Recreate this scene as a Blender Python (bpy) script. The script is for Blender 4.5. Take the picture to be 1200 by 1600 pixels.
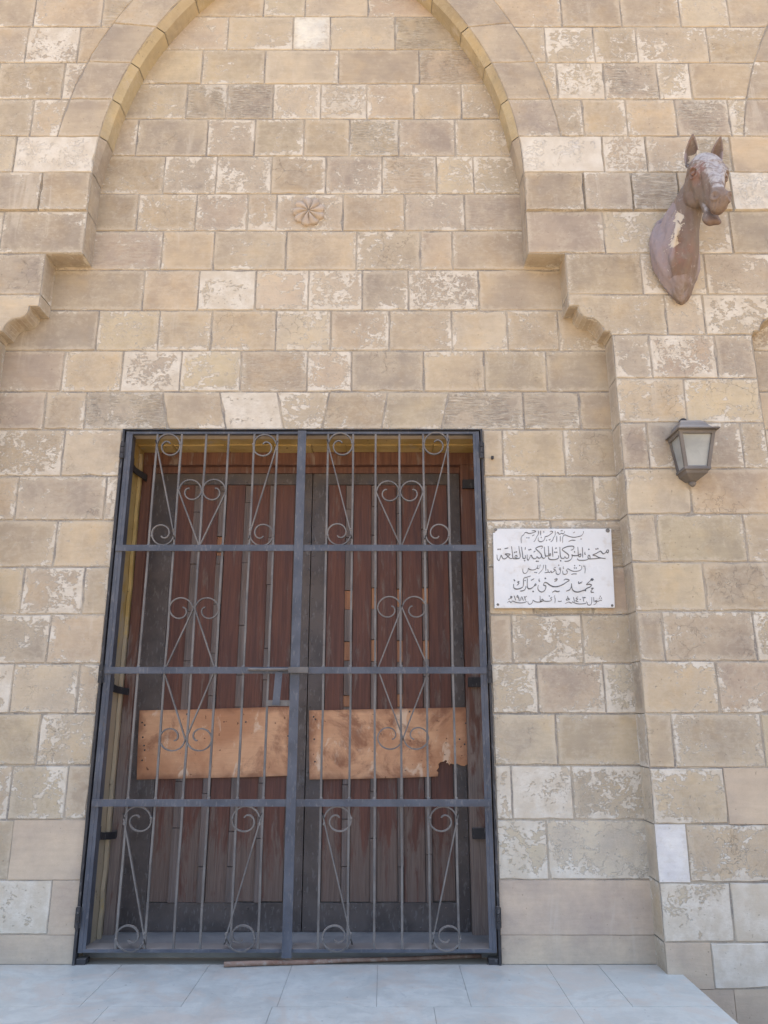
import bpy, bmesh, math, random
from mathutils import Vector, Matrix, noise as mnoise
R = math.radians
random.seed(7)
scn = bpy.context.scene
for o in list(bpy.data.objects):
    bpy.data.objects.remove(o)

# ------------------------------------------------------------------ camera, sky, sun
F, PITCH, DIST, EYE = 1170.0, R(14.852), 4.5, 1.315
DF = 0.16                                    # the arcade stands this far in front of the recessed wall
cam = bpy.data.cameras.new('camera')
cam.sensor_fit = 'VERTICAL'; cam.sensor_height = 24.0; cam.lens = 24.0 * F / 1600.0
cam.clip_end = 2000; cam.clip_start = 0.05
camo = bpy.data.objects.new('camera', cam)
camo.location = (0, -DIST, EYE); camo.rotation_euler = (R(90) + PITCH, 0, 0)
scn.collection.objects.link(camo); scn.camera = camo

SUN_EL, SUN_AZ = R(70), R(8)                 # the sun stands behind the building: the facade is in open shade
w = bpy.data.worlds.new('World'); scn.world = w; w.use_nodes = True
sky = w.node_tree.nodes.new('ShaderNodeTexSky'); sky.sky_type = 'NISHITA'; sky.sun_disc = False
sky.sun_elevation = SUN_EL; sky.sun_rotation = SUN_AZ; sky.dust_density = 4.0; sky.air_density = 1.0
bg = w.node_tree.nodes['Background']; bg.inputs[1].default_value = 0.15
w.node_tree.links.new(sky.outputs[0], bg.inputs[0])
sl = bpy.data.lights.new('sun', 'SUN'); sl.energy = 4.0; sl.angle = R(0.5); sl.color = (1, .95, .87)
so = bpy.data.objects.new('sun', sl); scn.collection.objects.link(so)
sd = Vector((math.sin(SUN_AZ) * math.cos(SUN_EL), math.cos(SUN_AZ) * math.cos(SUN_EL), math.sin(SUN_EL)))
so.rotation_euler = sd.to_track_quat('Z', 'Y').to_euler(); so.location = (0, 20, 40)
scn.view_settings.view_transform = 'Standard'; scn.view_settings.look = 'None'
scn.view_settings.exposure = 1.82; scn.view_settings.gamma = 1.0
scn.cycles.max_bounces = 8; scn.cycles.diffuse_bounces = 4

# ------------------------------------------------------------------ measuring: a point seen at a pixel, on the wall plane y = Y
def at(px, py, Y=0.0):
    x = (px - 600) / F; v = (800 - py) / F
    c, s = math.cos(PITCH), math.sin(PITCH)
    fy = c - v * s; fz = s + v * c
    t = (Y + DIST) / fy
    return Vector((x * t, Y, EYE + fz * t))
def zat(py, Y=0.0): return at(600, py, Y).z
def xat(px, py, Y=0.0): return at(px, py, Y).x
def gnd(px, py, Z=0.0):
    x = (px - 600) / F; v = (800 - py) / F
    c, s = math.cos(PITCH), math.sin(PITCH)
    fy = c - v * s; fz = s + v * c
    t = (Z - EYE) / fz
    return Vector((x * t, fy * t - DIST, Z))

# ------------------------------------------------------------------ materials
class NT:
    def __init__(s, name, rough=.8, spec=.3):
        s.m = bpy.data.materials.new(name); s.m.use_nodes = True
        s.t = s.m.node_tree; s.b = s.t.nodes['Principled BSDF']
        s.b.inputs['Roughness'].default_value = rough
        s.b.inputs['Specular IOR Level'].default_value = spec
        s._tc = None
    def n(s, typ, **kw):
        nd = s.t.nodes.new(typ)
        for k, v in kw.items(): setattr(nd, k, v)
        return nd
    def put(s, sock, v):
        if v is None: return
        if isinstance(v, bpy.types.NodeSocket): s.t.links.new(v, sock)
        elif isinstance(v, (tuple, list)) and len(v) == 3 and sock.type == 'RGBA': sock.default_value = (*v, 1)
        else: sock.default_value = v
    @property
    def obj(s):
        if not s._tc: s._tc = s.n('ShaderNodeTexCoord')
        return s._tc.outputs['Object']
    def math(s, op, a, b=None, c=None, clamp=False):
        nd = s.n('ShaderNodeMath', operation=op, use_clamp=clamp)
        s.put(nd.inputs[0], a); s.put(nd.inputs[1], b); s.put(nd.inputs[2], c)
        return nd.outputs[0]
    def vmath(s, op, a, b):
        nd = s.n('ShaderNodeVectorMath', operation=op); s.put(nd.inputs[0], a); s.put(nd.inputs[1], b)
        return nd.outputs[0]
    def noise(s, vec, scale, detail=4, rough=.55, dist=0.0, col=False):
        nd = s.n('ShaderNodeTexNoise'); s.put(nd.inputs['Vector'], vec)
        nd.inputs['Scale'].default_value = scale; nd.inputs['Detail'].default_value = detail
        nd.inputs['Roughness'].default_value = rough; nd.inputs['Distortion'].default_value = dist
        return nd.outputs['Color' if col else 'Fac']
    def ramp(s, v, a, b, lo=0.0, hi=1.0, smooth=True):
        nd = s.n('ShaderNodeMapRange', interpolation_type='SMOOTHSTEP' if smooth else 'LINEAR')
        nd.clamp = True if not smooth else nd.clamp
        s.put(nd.inputs[0], v)
        for i, q in enumerate((a, b, lo, hi)): s.put(nd.inputs[1 + i], q)
        return nd.outputs[0]
    def mix(s, f, a, b, mode='MIX'):
        nd = s.n('ShaderNodeMix', data_type='RGBA', blend_type=mode)
        s.put(nd.inputs[0], f); s.put(nd.inputs[6], a); s.put(nd.inputs[7], b)
        return nd.outputs[2]
    def scalevec(s, v, sc): return s.vmath('MULTIPLY', v, sc)
    def attr(s, name): return s.n('ShaderNodeAttribute', attribute_name=name)
    def bump(s, h, dist=.004, strength=1.0, normal=None):
        nd = s.n('ShaderNodeBump'); nd.inputs['Strength'].default_value = strength
        nd.inputs['Distance'].default_value = dist; s.put(nd.inputs['Height'], h)
        if normal is not None: s.put(nd.inputs['Normal'], normal)
        return nd.outputs[0]
    def out(s, col=None, rough=None, normal=None, metal=None):
        s.put(s.b.inputs['Base Color'], col); s.put(s.b.inputs['Roughness'], rough)
        s.put(s.b.inputs['Normal'], normal); s.put(s.b.inputs['Metallic'], metal)
        return s.m

def mat_stone():
    k = NT('limestone_blocks', .92, .2)
    blk = k.attr('blk'); tint = k.attr('tint').outputs['Color']
    sp = k.n('ShaderNodeSeparateColor'); k.put(sp.inputs[0], blk.outputs['Color'])
    rnd, fl, ha = sp.outputs[0], sp.outputs[1], sp.outputs[2]
    pl = blk.outputs['Alpha']                                  # 1 = smooth repair plaster
    cmb = k.n('ShaderNodeCombineXYZ'); k.put(cmb.inputs[0], k.math('MULTIPLY', rnd, 41.0)); k.put(cmb.inputs[2], k.math('MULTIPLY', rnd, 23.0))
    ps = k.n('ShaderNodeVectorMath', operation='SCALE'); k.put(ps.inputs[0], k.vmath('ADD', k.obj, cmb.outputs[0])); k.put(ps.inputs['Scale'], k.math('MULTIPLY_ADD', k.math('FRACT', k.math('MULTIPLY', rnd, 7.3)), .75, .62))
    p = ps.outputs[0]
    uv = k.n('ShaderNodeSeparateXYZ'); k.put(uv.inputs[0], k.n('ShaderNodeUVMap', uv_map='uvm').outputs[0])
    dm = k.n('ShaderNodeSeparateXYZ'); k.put(dm.inputs[0], k.n('ShaderNodeUVMap', uv_map='dim').outputs[0])
    eu = k.math('MULTIPLY', k.math('MINIMUM', uv.outputs[0], k.math('SUBTRACT', 1.0, uv.outputs[0])), dm.outputs[0])
    ev = k.math('MULTIPLY', k.math('MINIMUM', uv.outputs[1], k.math('SUBTRACT', 1.0, uv.outputs[1])), dm.outputs[1])
    e = k.math('MINIMUM', eu, ev)
    en = k.math('ADD', e, k.math('MULTIPLY', k.math('SUBTRACT', k.noise(p, 7, 3), .5), .05))
    edge = k.ramp(en, .0, .05, 1.0, 0.0)
    # remnants of pale limewash, thick along the joints, flaked off the faces
    n1 = k.noise(p, 14, 10, .68, 1.1); n2 = k.noise(p, 3.0, 3, .5)
    n3 = k.noise(k.scalevec(p, (1.0, 1.0, 1.7)), 42, 6, .62, .6)
    fv = k.math('ADD', k.math('MULTIPLY', n1, .46), k.math('MULTIPLY', n2, .26))
    fv = k.math('ADD', fv, k.math('MULTIPLY', n3, .28))
    fv = k.math('ADD', fv, k.math('MULTIPLY', fl, .235))
    fv2 = k.math('ADD', fv, k.math('MULTIPLY', edge, k.ramp(n2, .35, .65, .02, .10)))
    nopl = k.math('SUBTRACT', 1.0, pl)
    flake = k.math('MULTIPLY', k.ramp(fv2, .620, .642), nopl)
    wash = k.math('MULTIPLY', k.ramp(k.math('ADD', fv, k.math('MULTIPLY', edge, .15)), .50, .68), nopl)     # thin, half-gone wash around the flakes
    # stone body
    low = k.noise(p, 3.2, 4, .6); st = k.noise(k.scalevec(p, (2.2, 2.2, 15)), 3.0, 6, .65, .3)
    med = k.noise(p, 22, 5, .65); gr = k.noise(k.obj, 170, 3, .6)
    c = k.mix(k.ramp(low, .3, .7), (.83, .83, .85), (1.1, 1.09, 1.04)); c = k.mix(1.0, tint, c, 'MULTIPLY')
    c = k.mix(k.ramp(st, .35, .7, 0, .30), c, k.mix(1.0, c, (.78, .77, .79), 'MULTIPLY'))
    c = k.mix(k.ramp(med, .35, .68, 0, .26), c, k.mix(1.0, c, (.80, .78, .76), 'MULTIPLY'))
    warm = k.math('MULTIPLY', k.ramp(k.noise(p, 4.7, 3), .50, .70, 0, .35), nopl)
    c = k.mix(warm, c, k.mix(1.0, c, (1.14, 1.03, .84), 'MULTIPLY'))
    c = k.mix(k.math('MULTIPLY', wash, .50), c, (.60, .52, .405))
    # pale run-down stains
    rs = k.noise(k.scalevec(k.obj, (9, 9, .9)), 1.0, 4, .6, .6)
    c = k.mix(k.math('MULTIPLY', k.ramp(rs, .60, .70), k.ramp(k.noise(k.obj, 1.3, 2), .45, .6, 0, .4)), c, (.60, .53, .43))
    # tool marks
    hn = k.noise(k.scalevec(p, (15, 15, 120)), 1.0, 6, .72, .5)
    hp = k.ramp(k.noise(p, 6, 4), .36, .52)
    hm = k.math('MULTIPLY', k.math('MULTIPLY', k.ramp(hn, .50, .58), hp), ha)
    hd = k.math('MULTIPLY', k.math('MULTIPLY', k.ramp(hn, .46, .38), hp), ha)
    c = k.mix(k.math('MULTIPLY', hm, .62), c, (.60, .54, .44))
    c = k.mix(k.math('MULTIPLY', hd, .5), c, (.24, .20, .165))
    # flakes
    fcol = k.mix(k.ramp(k.noise(p, 9, 5), .35, .65), (.58, .51, .41), (.69, .635, .545))
    c = k.mix(k.math('MULTIPLY', flake, k.ramp(n3, .35, .6, .62, .92)), c, fcol)
    # edges of the flakes collect dirt
    ring = k.math('MULTIPLY', k.math('MULTIPLY', k.ramp(fv2, .602, .622), k.math('SUBTRACT', 1.0, flake)), nopl)
    c = k.mix(k.math('MULTIPLY', ring, .16), c, (.22, .185, .145))
    # hair cracks
    vo = k.n('ShaderNodeTexVoronoi', feature='DISTANCE_TO_EDGE'); vo.inputs['Scale'].default_value = 9
    k.put(vo.inputs['Vector'], k.vmath('ADD', p, k.scalevec(k.noise(p, 8, 4, .6, 0, True), (.22, .22, .22))))
    crk = k.math('MULTIPLY', k.ramp(vo.outputs['Distance'], .0, .014, 1, 0), k.math('MULTIPLY', k.ramp(k.noise(p, 1.9, 2), .575, .66), nopl))
    c = k.mix(k.math('MULTIPLY', crk, .5), c, (.17, .145, .12))
    pit = k.ramp(k.noise(k.obj, 60, 2, .5), .70, .76)
    c = k.mix(k.math('MULTIPLY', pit, .45), c, (.18, .15, .12))
    c = k.mix(k.ramp(gr, .3, .7, 0, .16), c, k.mix(1.0, c, (.7, .7, .7), 'MULTIPLY'))
    h = k.math('ADD', k.math('MULTIPLY', flake, .55), k.math('MULTIPLY', gr, .18))
    h = k.math('ADD', h, k.math('MULTIPLY', med, .5)); h = k.math('ADD', h, k.math('MULTIPLY', st, .35))
    h = k.math('ADD', h, k.math('MULTIPLY', k.math('SUBTRACT', hm, hd), .45))
    h = k.math('SUBTRACT', h, k.math('MULTIPLY', crk, .5)); h = k.math('SUBTRACT', h, k.math('MULTIPLY', pit, .5))
    h = k.math('ADD', h, k.math('MULTIPLY', k.noise(p, 5, 3), 1.2))
    return k.out(c, None, k.bump(h, .0045, .8))

def mat_mortar():
    k = NT('joint_mortar', .95, .1)
    c = k.mix(k.ramp(k.noise(k.obj, 5, 5), .35, .65), (.245, .225, .205), (.43, .375, .30))
    c = k.mix(k.ramp(k.noise(k.obj, 70, 3), .5, .68, 0, .5), c, (.5, .45, .37))
    return k.out(c, None, k.bump(k.noise(k.obj, 90, 4), .003))

def mat_simple(name, cols, scale, rough, detail=5, spec=.3, stretch=(1, 1, 1), bump=.002, dirt=None, metal=0.0, bscale=None):
    k = NT(name, rough, spec)
    p = k.scalevec(k.obj, stretch)
    c = k.mix(k.ramp(k.noise(p, scale, detail, .6, .3), .33, .67), cols[0], cols[1])
    if len(cols) > 2: c = k.mix(k.ramp(k.noise(p, scale * 2.3, detail, .65, .6), .54, .66), c, cols[2])
    if dirt: c = k.mix(k.ramp(k.noise(k.obj, dirt[1], 6, .62), dirt[2], dirt[3], 0, dirt[4]), c, dirt[0])
    return k.out(c, k.ramp(k.noise(p, scale * 1.7, 4), .3, .7, max(.05, rough - .12), min(1, rough + .12)),
                 k.bump(k.noise(p, bscale or scale * 5, 5, .6), bump, .8), metal)

def dusty(k, c, dust, amount, scale=6):
    """settled dust on faces that look up"""
    g = k.n('ShaderNodeNewGeometry'); s = k.n('ShaderNodeSeparateXYZ'); k.put(s.inputs[0], g.outputs['Normal'])
    f = k.math('MULTIPLY', k.ramp(s.outputs[2], .25, .95, 0, amount), k.ramp(k.noise(k.obj, scale, 4), .25, .6, .55, 1))
    return k.mix(f, c, dust)

def mat_iron(name, a, b, dustamt=.6, rust=.5):
    k = NT(name, .52, .4)
    c = k.mix(k.ramp(k.noise(k.obj, 6, 6, .6), .35, .65), a, b)
    c = k.mix(k.ramp(k.noise(k.obj, 28, 6, .7, .6), .58, .68, 0, rust), c, (.115, .085, .07))
    c = k.mix(k.ramp(k.noise(k.scalevec(k.obj, (1, 1, .35)), 60, 3), .56, .7, 0, .35), c, (.22, .21, .205))
    c = dusty(k, c, (.33, .29, .25), dustamt)
    return k.out(c, k.ramp(k.noise(k.obj, 12, 4), .3, .7, .42, .72), k.bump(k.noise(k.obj, 80, 4, .6), .0012, .7), .0)

def mat_wood(name, a, b, worn, wornamt, fadez=None):
    k = NT(name, .62, .3)
    g = k.scalevec(k.obj, (16, 16, .9)); fine = k.scalevec(k.obj, (70, 70, 2.2))
    n = k.noise(g, 2.2, 6, .62, .5); f = k.noise(fine, 2.0, 5, .6, .2)
    c = k.mix(k.ramp(n, .32, .68), a, b)
    c = k.mix(k.ramp(f, .4, .7, 0, .45), c, k.mix(1.0, c, (.55, .52, .5), 'MULTIPLY'))
    wn = k.noise(k.scalevec(k.obj, (9, 9, 1.6)), 2.0, 6, .68, .4)
    if fadez:                                                  # weathered feet of the planks: paint gone near the ground
        s = k.n('ShaderNodeSeparateXYZ'); k.put(s.inputs[0], k.obj)
        wn = k.math('ADD', wn, k.ramp(s.outputs[2], fadez[0], fadez[1], .26, 0))
    m = k.ramp(wn, .545, .70)
    c = k.mix(k.math('MULTIPLY', m, wornamt), c, k.mix(k.ramp(f, .35, .65), worn, tuple(x * 1.6 for x in worn)))
    h = k.math('ADD', k.math('MULTIPLY', f, .6), k.math('MULTIPLY', n, .4))
    return k.out(c, k.ramp(n, .3, .7, .5, .8), k.bump(h, .0035, .9))

def mat_plywood(name, stain):
    k = NT(name, .6, .35)
    fine = k.noise(k.scalevec(k.obj, (3.0, 9, 38)), 1.6, 6, .68, .9)
    lowv = k.noise(k.obj, 3.2, 5, .6, .5)
    c = k.mix(k.ramp(lowv, .32, .68), (.47, .225, .115), (.66, .375, .215))
    c = k.mix(k.ramp(fine, .42, .72, 0, .2), c, (.30, .14, .07))
    c = k.mix(k.ramp(k.noise(k.scalevec(k.obj, (2.2, 1, 1)), 5, 6, .65, .8), .60 - .06 * stain, .68 - .04 * stain, 0, .8), c, (.72, .53, .38))
    c = k.mix(k.ramp(k.noise(k.obj, 3.4, 7, .70, .6), .60 - .10 * stain, .74 - .08 * stain, 0, .5 + .3 * stain), c, (.22, .085, .045))
    c = k.mix(k.ramp(k.noise(k.obj, 34, 3, .5), .68, .74, 0, .85), c, (.09, .035, .02))
    # damp-stained rim
    uv = k.n('ShaderNodeSeparateXYZ'); k.put(uv.inputs[0], k.n('ShaderNodeUVMap', uv_map='uvm').outputs[0])
    e = k.math('MINIMUM', k.math('MINIMUM', uv.outputs[0], k.math('SUBTRACT', 1.0, uv.outputs[0])),
               k.math('MULTIPLY', k.math('MINIMUM', uv.outputs[1], k.math('SUBTRACT', 1.0, uv.outputs[1])), .5))
    e = k.math('ADD', e, k.math('MULTIPLY', k.math('SUBTRACT', k.noise(k.obj, 9, 5), .5), .12))
    c = k.mix(k.ramp(e, 0, .055, .75, 0), c, (.23, .095, .05))
    return k.out(c, None, k.bump(k.math('ADD', fine, k.noise(k.obj, 40, 4)), .002, .7))

def mat_marble():
    k = NT('marble_paving', .42, .45)
    d = k.vmath('ADD', k.obj, k.scalevec(k.noise(k.obj, 1.6, 5, .6, 0, True), (.9, .9, .9)))
    v = k.noise(k.scalevec(d, (1.2, 3.4, 1)), 2.2, 7, .62, 1.2)
    rnd = k.attr('blk').outputs['Color']
    sp = k.n('ShaderNodeSeparateColor'); k.put(sp.inputs[0], rnd)
    c = k.mix(k.ramp(v, .35, .62), (.455, .485, .455), (.555, .585, .545))
    c = k.mix(k.ramp(v, .60, .72, 0, .5), c, (.39, .415, .41))
    c = k.mix(k.ramp(sp.outputs[0], 0, 1, 0, .35, False), c, (.50, .53, .50))
    c = k.mix(k.ramp(k.noise(k.obj, 3.1, 8, .70, .9), .47, .62, 0, .75), c, (.52, .49, .43))      # tracked-in dust
    s = k.n('ShaderNodeSeparateXYZ'); k.put(s.inputs[0], k.obj)
    c = k.mix(k.math('MULTIPLY', k.ramp(s.outputs[1], -.24, -.02), k.ramp(k.noise(k.obj, 5, 5), .3, .62, .1, .5)), c, (.46, .40, .33))
    c = k.mix(k.ramp(k.noise(k.obj, 31, 3), .69, .73, 0, .6), c, (.16, .155, .15))
    c = k.mix(k.ramp(k.noise(k.scalevec(k.obj, (1, 3, 1)), 11, 7, .7, 1.2), .58, .68, 0, .35), c, (.42, .42, .41))
    return k.out(c, k.ramp(k.noise(k.obj, 6, 5), .35, .65, .28, .6), k.bump(k.noise(k.obj, 25, 5), .0008, .6))

def mat_reveal():
    k = NT('ochre_plaster', .9, .2)
    c = k.mix(k.ramp(k.noise(k.obj, 5, 5), .35, .65), (.40, .28, .105), (.50, .37, .165))
    z = k.n('ShaderNodeSeparateXYZ'); k.put(z.inputs[0], k.obj)
    wv = k.math('ADD', k.noise(k.scalevec(k.obj, (1, 1, .5)), 5, 6, .65), k.ramp(z.outputs[2], .8, 2.95, .24, -.02))
    c = k.mix(k.ramp(wv, .56, .66, 0, .85), c, (.40, .335, .25))
    c = k.mix(k.ramp(k.noise(k.obj, 22, 4), .66, .71, 0, .8), c, (.12, .085, .05))
    return k.out(c, None, k.bump(k.noise(k.obj, 18, 6), .006, .8))

def mat_horse():
    k = NT('painted_plaster_horse', .78, .25)
    o = k.obj
    n = k.noise(o, 7, 6, .62, .5); f = k.noise(o, 24, 8, .68, .8)
    c = k.mix(k.ramp(n, .36, .62), (.180, .122, .096), (.225, .170, .138))
    c = k.mix(k.ramp(k.noise(o, 3.1, 5, .6, .6), .44, .58, 0, .85), c, (.215, .170, .135))
    c = k.mix(k.ramp(k.noise(o, 13, 5, .6, .4), .62, .70, 0, .5), c, (.25, .12, .09))
    wa = k.attr('worn'); s = k.n('ShaderNodeSeparateColor'); k.put(s.inputs[0], wa.outputs['Color'])
    c = k.mix(k.math('MULTIPLY', wa.outputs['Alpha'], k.ramp(k.noise(o, 15, 6, .65, .6), .40, .60, 0, .75)), c, (.255, .115, .09))
    # bleached brow, chalky throat edges, bare plaster where the paint has come away
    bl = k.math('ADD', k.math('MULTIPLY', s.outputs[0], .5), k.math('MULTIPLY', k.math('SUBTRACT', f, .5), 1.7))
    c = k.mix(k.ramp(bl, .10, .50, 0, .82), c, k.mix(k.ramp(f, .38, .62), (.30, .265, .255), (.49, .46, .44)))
    ch = k.math('ADD', k.math('MULTIPLY', s.outputs[1], .5), k.math('MULTIPLY', k.math('SUBTRACT', k.noise(k.scalevec(o, (3, 3, .8)), 6, 6, .6, .5), .5), .9))
    c = k.mix(k.ramp(ch, .16, .44, 0, .75), c, (.33, .275, .28))
    fl = k.math('ADD', k.math('MULTIPLY', s.outputs[2], .30), k.noise(o, 21, 9, .66, .8))
    fm = k.ramp(fl, .705, .725)
    c = k.mix(k.math('MULTIPLY', fm, .9), c, (.63, .55, .44))
    c = k.mix(k.ramp(k.noise(o, 90, 3), .62, .72, 0, .35), c, (.10, .06, .045))
    h = k.math('ADD', k.math('MULTIPLY', f, .6), k.math('MULTIPLY', fm, -.4))
    h = k.math('ADD', h, k.math('MULTIPLY', k.noise(o, 60, 4), .25))
    return k.out(c, k.ramp(n, .3, .7, .62, .9), k.bump(h, .005, .9))

M = {}
M['stone'] = mat_stone(); M['mortar'] = mat_mortar(); M['reveal'] = mat_reveal(); M['marble'] = mat_marble()
M['frame_iron'] = mat_iron('blue_grey_iron', (.058, .064, .082), (.10, .106, .127), .85, .35)
M['bar_iron'] = mat_iron('weathered_iron', (.105, .096, .092), (.18, .163, .15), .85, .6)
M['dark_iron'] = mat_iron('blackened_iron', (.022, .022, .026), (.045, .042, .045), .5, .4)
M['clad'] = mat_iron('sheet_iron_cladding', (.066, .053, .050), (.110, .089, .081), .6, .45)
M['wood'] = mat_wood('red_brown_planks', (.100, .044, .035), (.158, .073, .054), (.125, .098, .082), .7, (.15, 1.0))
M['batten'] = mat_wood('grey_battens', (.115, .090, .080), (.19, .150, .135), (.10, .065, .05), .6)
M['rawwood'] = mat_wood('raw_new_wood', (.24, .105, .055), (.36, .18, .095), (.16, .11, .085), .8)
M['framewood'] = mat_wood('red_brown_frame_wood', (.125, .060, .046), (.20, .098, .07), (.19, .155, .135), .8, (.2, 2.0))
M['ply'] = mat_plywood('plywood', .45); M['ply_stained'] = mat_plywood('stained_plywood', 1.0)
M['plaque'] = mat_simple('white_marble', ((.64, .64, .64), (.70, .70, .70)), 4, .35, 6, .4, (1, 1, 1), .0005, ((.55, .51, .46), 14, .54, .72, .6))
M['ink'] = mat_simple('engraved_grey_paint', ((.10, .10, .105), (.21, .205, .20)), 40, .8)
M['screw'] = mat_simple('steel_screw', ((.10, .095, .09), (.22, .20, .18)), 60, .45, metal=.6)
M['lamp'] = mat_iron('bronze_grey_cast_metal', (.135, .120, .112), (.185, .168, .156), 1.0, .2)
M['glass'] = mat_simple('frosted_lamp_glass', ((.29, .305, .30), (.38, .395, .385)), 9, .42, 5, .5, (1, 1, 1), .0004)
M['rod'] = mat_simple('rusty_rod', ((.20, .11, .075), (.30, .20, .15), (.34, .27, .22)), 14, .85, 6)
M['concrete'] = mat_simple('dusty_concrete', ((.24, .235, .23), (.33, .315, .295)), 5, .9, 6, .2, (1, 1, 1), .003)
M['render'] = mat_simple('building_render', ((.36, .31, .24), (.44, .38, .30)), 2, .95, 5, .1)
M['soffit'] = mat_simple('bare_lintel_stone', ((.52, .44, .34), (.60, .52, .42)), 9, .9, 6)
M['ground'] = mat_simple('sandy_paving', ((.28, .215, .14), (.36, .28, .185), (.31, .245, .165)), 1.4, .95, 7, .1, (1, 1, 1), .006)
M['horse'] = mat_horse()
M['flower'] = mat_simple('carved_limestone', ((.42, .34, .265), (.49, .405, .325), (.45, .37, .30)), 16, .92, 6, .2, (1, 1, 1), .003)

# ------------------------------------------------------------------ object helpers
def link(o, parent=None):
    scn.collection.objects.link(o)
    if parent is not None:
        o.parent = parent; o.matrix_parent_inverse = Matrix.Translation(-parent.location) if parent.type == 'EMPTY' else Matrix.Identity(4)
    return o
def tag(o, label=None, cat=None, group=None, kind=None):
    if label: o['label'] = label
    if cat: o['category'] = cat
    if group: o['group'] = group
    if kind: o['kind'] = kind
    return o
def empty(name, loc, label, cat):
    o = bpy.data.objects.new(name, None); o.location = loc; o.empty_display_size = .1
    scn.collection.objects.link(o); return tag(o, label, cat)

class MB:
    """collects faces (with block attributes) for ONE mesh"""
    def __init__(s): s.v = []; s.f = []; s.mi = []; s.uv = []; s.dm = []; s.bk = []; s.tn = []
    def face(s, pts, mi=0, uv=None, dim=(1, 1), blk=(0, 0, 0, 0), tint=(.4, .33, .25)):
        i = len(s.v); s.v += [tuple(p) for p in pts]; s.f.append(tuple(range(i, i + len(pts))))
        s.mi.append(mi); s.uv.append(uv or [(.5, .5)] * len(pts)); s.dm.append(dim); s.bk.append(blk); s.tn.append(tint)
    def box(s, a, b, mi=0, bev=0):
        x0, y0, z0 = (min(a[i], b[i]) for i in range(3)); x1, y1, z1 = (max(a[i], b[i]) for i in range(3))
        P = lambda x, y, z: (x, y, z)
        q = [[(x0, y0, z0), (x1, y0, z0), (x1, y0, z1), (x0, y0, z1)], [(x1, y1, z0), (x0, y1, z0), (x0, y1, z1), (x1, y1, z1)],
             [(x0, y1, z0), (x0, y0, z0), (x0, y0, z1), (x0, y1, z1)], [(x1, y0, z0), (x1, y1, z0), (x1, y1, z1), (x1, y0, z1)],
             [(x0, y0, z1), (x1, y0, z1), (x1, y1, z1), (x0, y1, z1)], [(x0, y1, z0), (x1, y1, z0), (x1, y0, z0), (x0, y0, z0)]]
        for f in q: s.face(f, mi, [(0, 0), (1, 0), (1, 1), (0, 1)], (x1 - x0, z1 - z0))
    def sweep(s, path, prof, up, mi=0, closed_caps=True):
        """prof: list of (side, up) offsets; up: fixed vector"""
        n = len(path); rings = []
        for i in range(n):
            t = (path[min(i + 1, n - 1)] - path[max(i - 1, 0)]).normalized()
            side = t.cross(up).normalized(); u2 = side.cross(t).normalized()
            rings.append([path[i] + side * a + u2 * b for a, b in (prof(i / (n - 1)) if callable(prof) else prof)])
        m = len(rings[0])
        for i in range(n - 1):
            for j in range(m):
                k = (j + 1) % m
                s.face([rings[i][j], rings[i + 1][j], rings[i + 1][k], rings[i][k]], mi)
        if closed_caps: s.face(rings[0], mi); s.face(rings[-1][::-1], mi)
    def dome(s, c, nrm, r, h, mi=0, seg=8):
        nrm = Vector(nrm).normalized(); a = nrm.orthogonal().normalized(); b = nrm.cross(a); c = Vector(c)
        rr = [[c + (a * math.cos(t) + b * math.sin(t)) * r * q + nrm * h * e for t in [2 * math.pi * i / seg for i in range(seg)]] for q, e in ((1, 0), (.75, .65))]
        for i in range(seg):
            j = (i + 1) % seg; s.face([rr[0][i], rr[0][j], rr[1][j], rr[1][i]], mi)
        s.face(rr[1], mi)
    def build(s, name, mats, parent=None, smooth=False, merge=0.0, bevel=0.0):
        me = bpy.data.meshes.new(name); me.from_pydata(s.v, [], s.f)
        for m in (mats if isinstance(mats, (list, tuple)) else [mats]): me.materials.append(m)
        me.polygons.foreach_set('material_index', s.mi)
        me.uv_layers.new(name='uvm'); me.uv_layers.new(name='dim')
        me.color_attributes.new('blk', 'FLOAT_COLOR', 'CORNER'); me.color_attributes.new('tint', 'FLOAT_COLOR', 'CORNER')
        me.uv_layers['uvm'].data.foreach_set('uv', [c for f in s.uv for p in f for c in p])
        me.uv_layers['dim'].data.foreach_set('uv', [c for f, d in zip(s.f, s.dm) for _ in f for c in d])
        me.color_attributes['blk'].data.foreach_set('color', [c for f, d in zip(s.f, s.bk) for _ in f for c in d])
        me.color_attributes['tint'].data.foreach_set('color', [c for f, d in zip(s.f, s.tn) for _ in f for c in (*d, 1)])
        if merge:
            bm = bmesh.new(); bm.from_mesh(me); bmesh.ops.remove_doubles(bm, verts=bm.verts, dist=merge)
            bmesh.ops.recalc_face_normals(bm, faces=bm.faces); bm.to_mesh(me); bm.free()
        me.polygons.foreach_set('use_smooth', [smooth] * len(me.polygons))
        o = bpy.data.objects.new(name, me); link(o, parent)
        if bevel:
            md = o.modifiers.new('edge', 'BEVEL'); md.width = bevel; md.segments = 2; md.limit_method = 'ANGLE'; md.angle_limit = R(40)
        return o

# ------------------------------------------------------------------ SETTING: ground and landing
GZ = -0.30
g = MB(); g.face([(-300, -300, GZ), (300, -300, GZ), (300, 300, GZ), (-300, 300, GZ)])
tag(g.build('ground', M['ground']), kind='structure')

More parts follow.
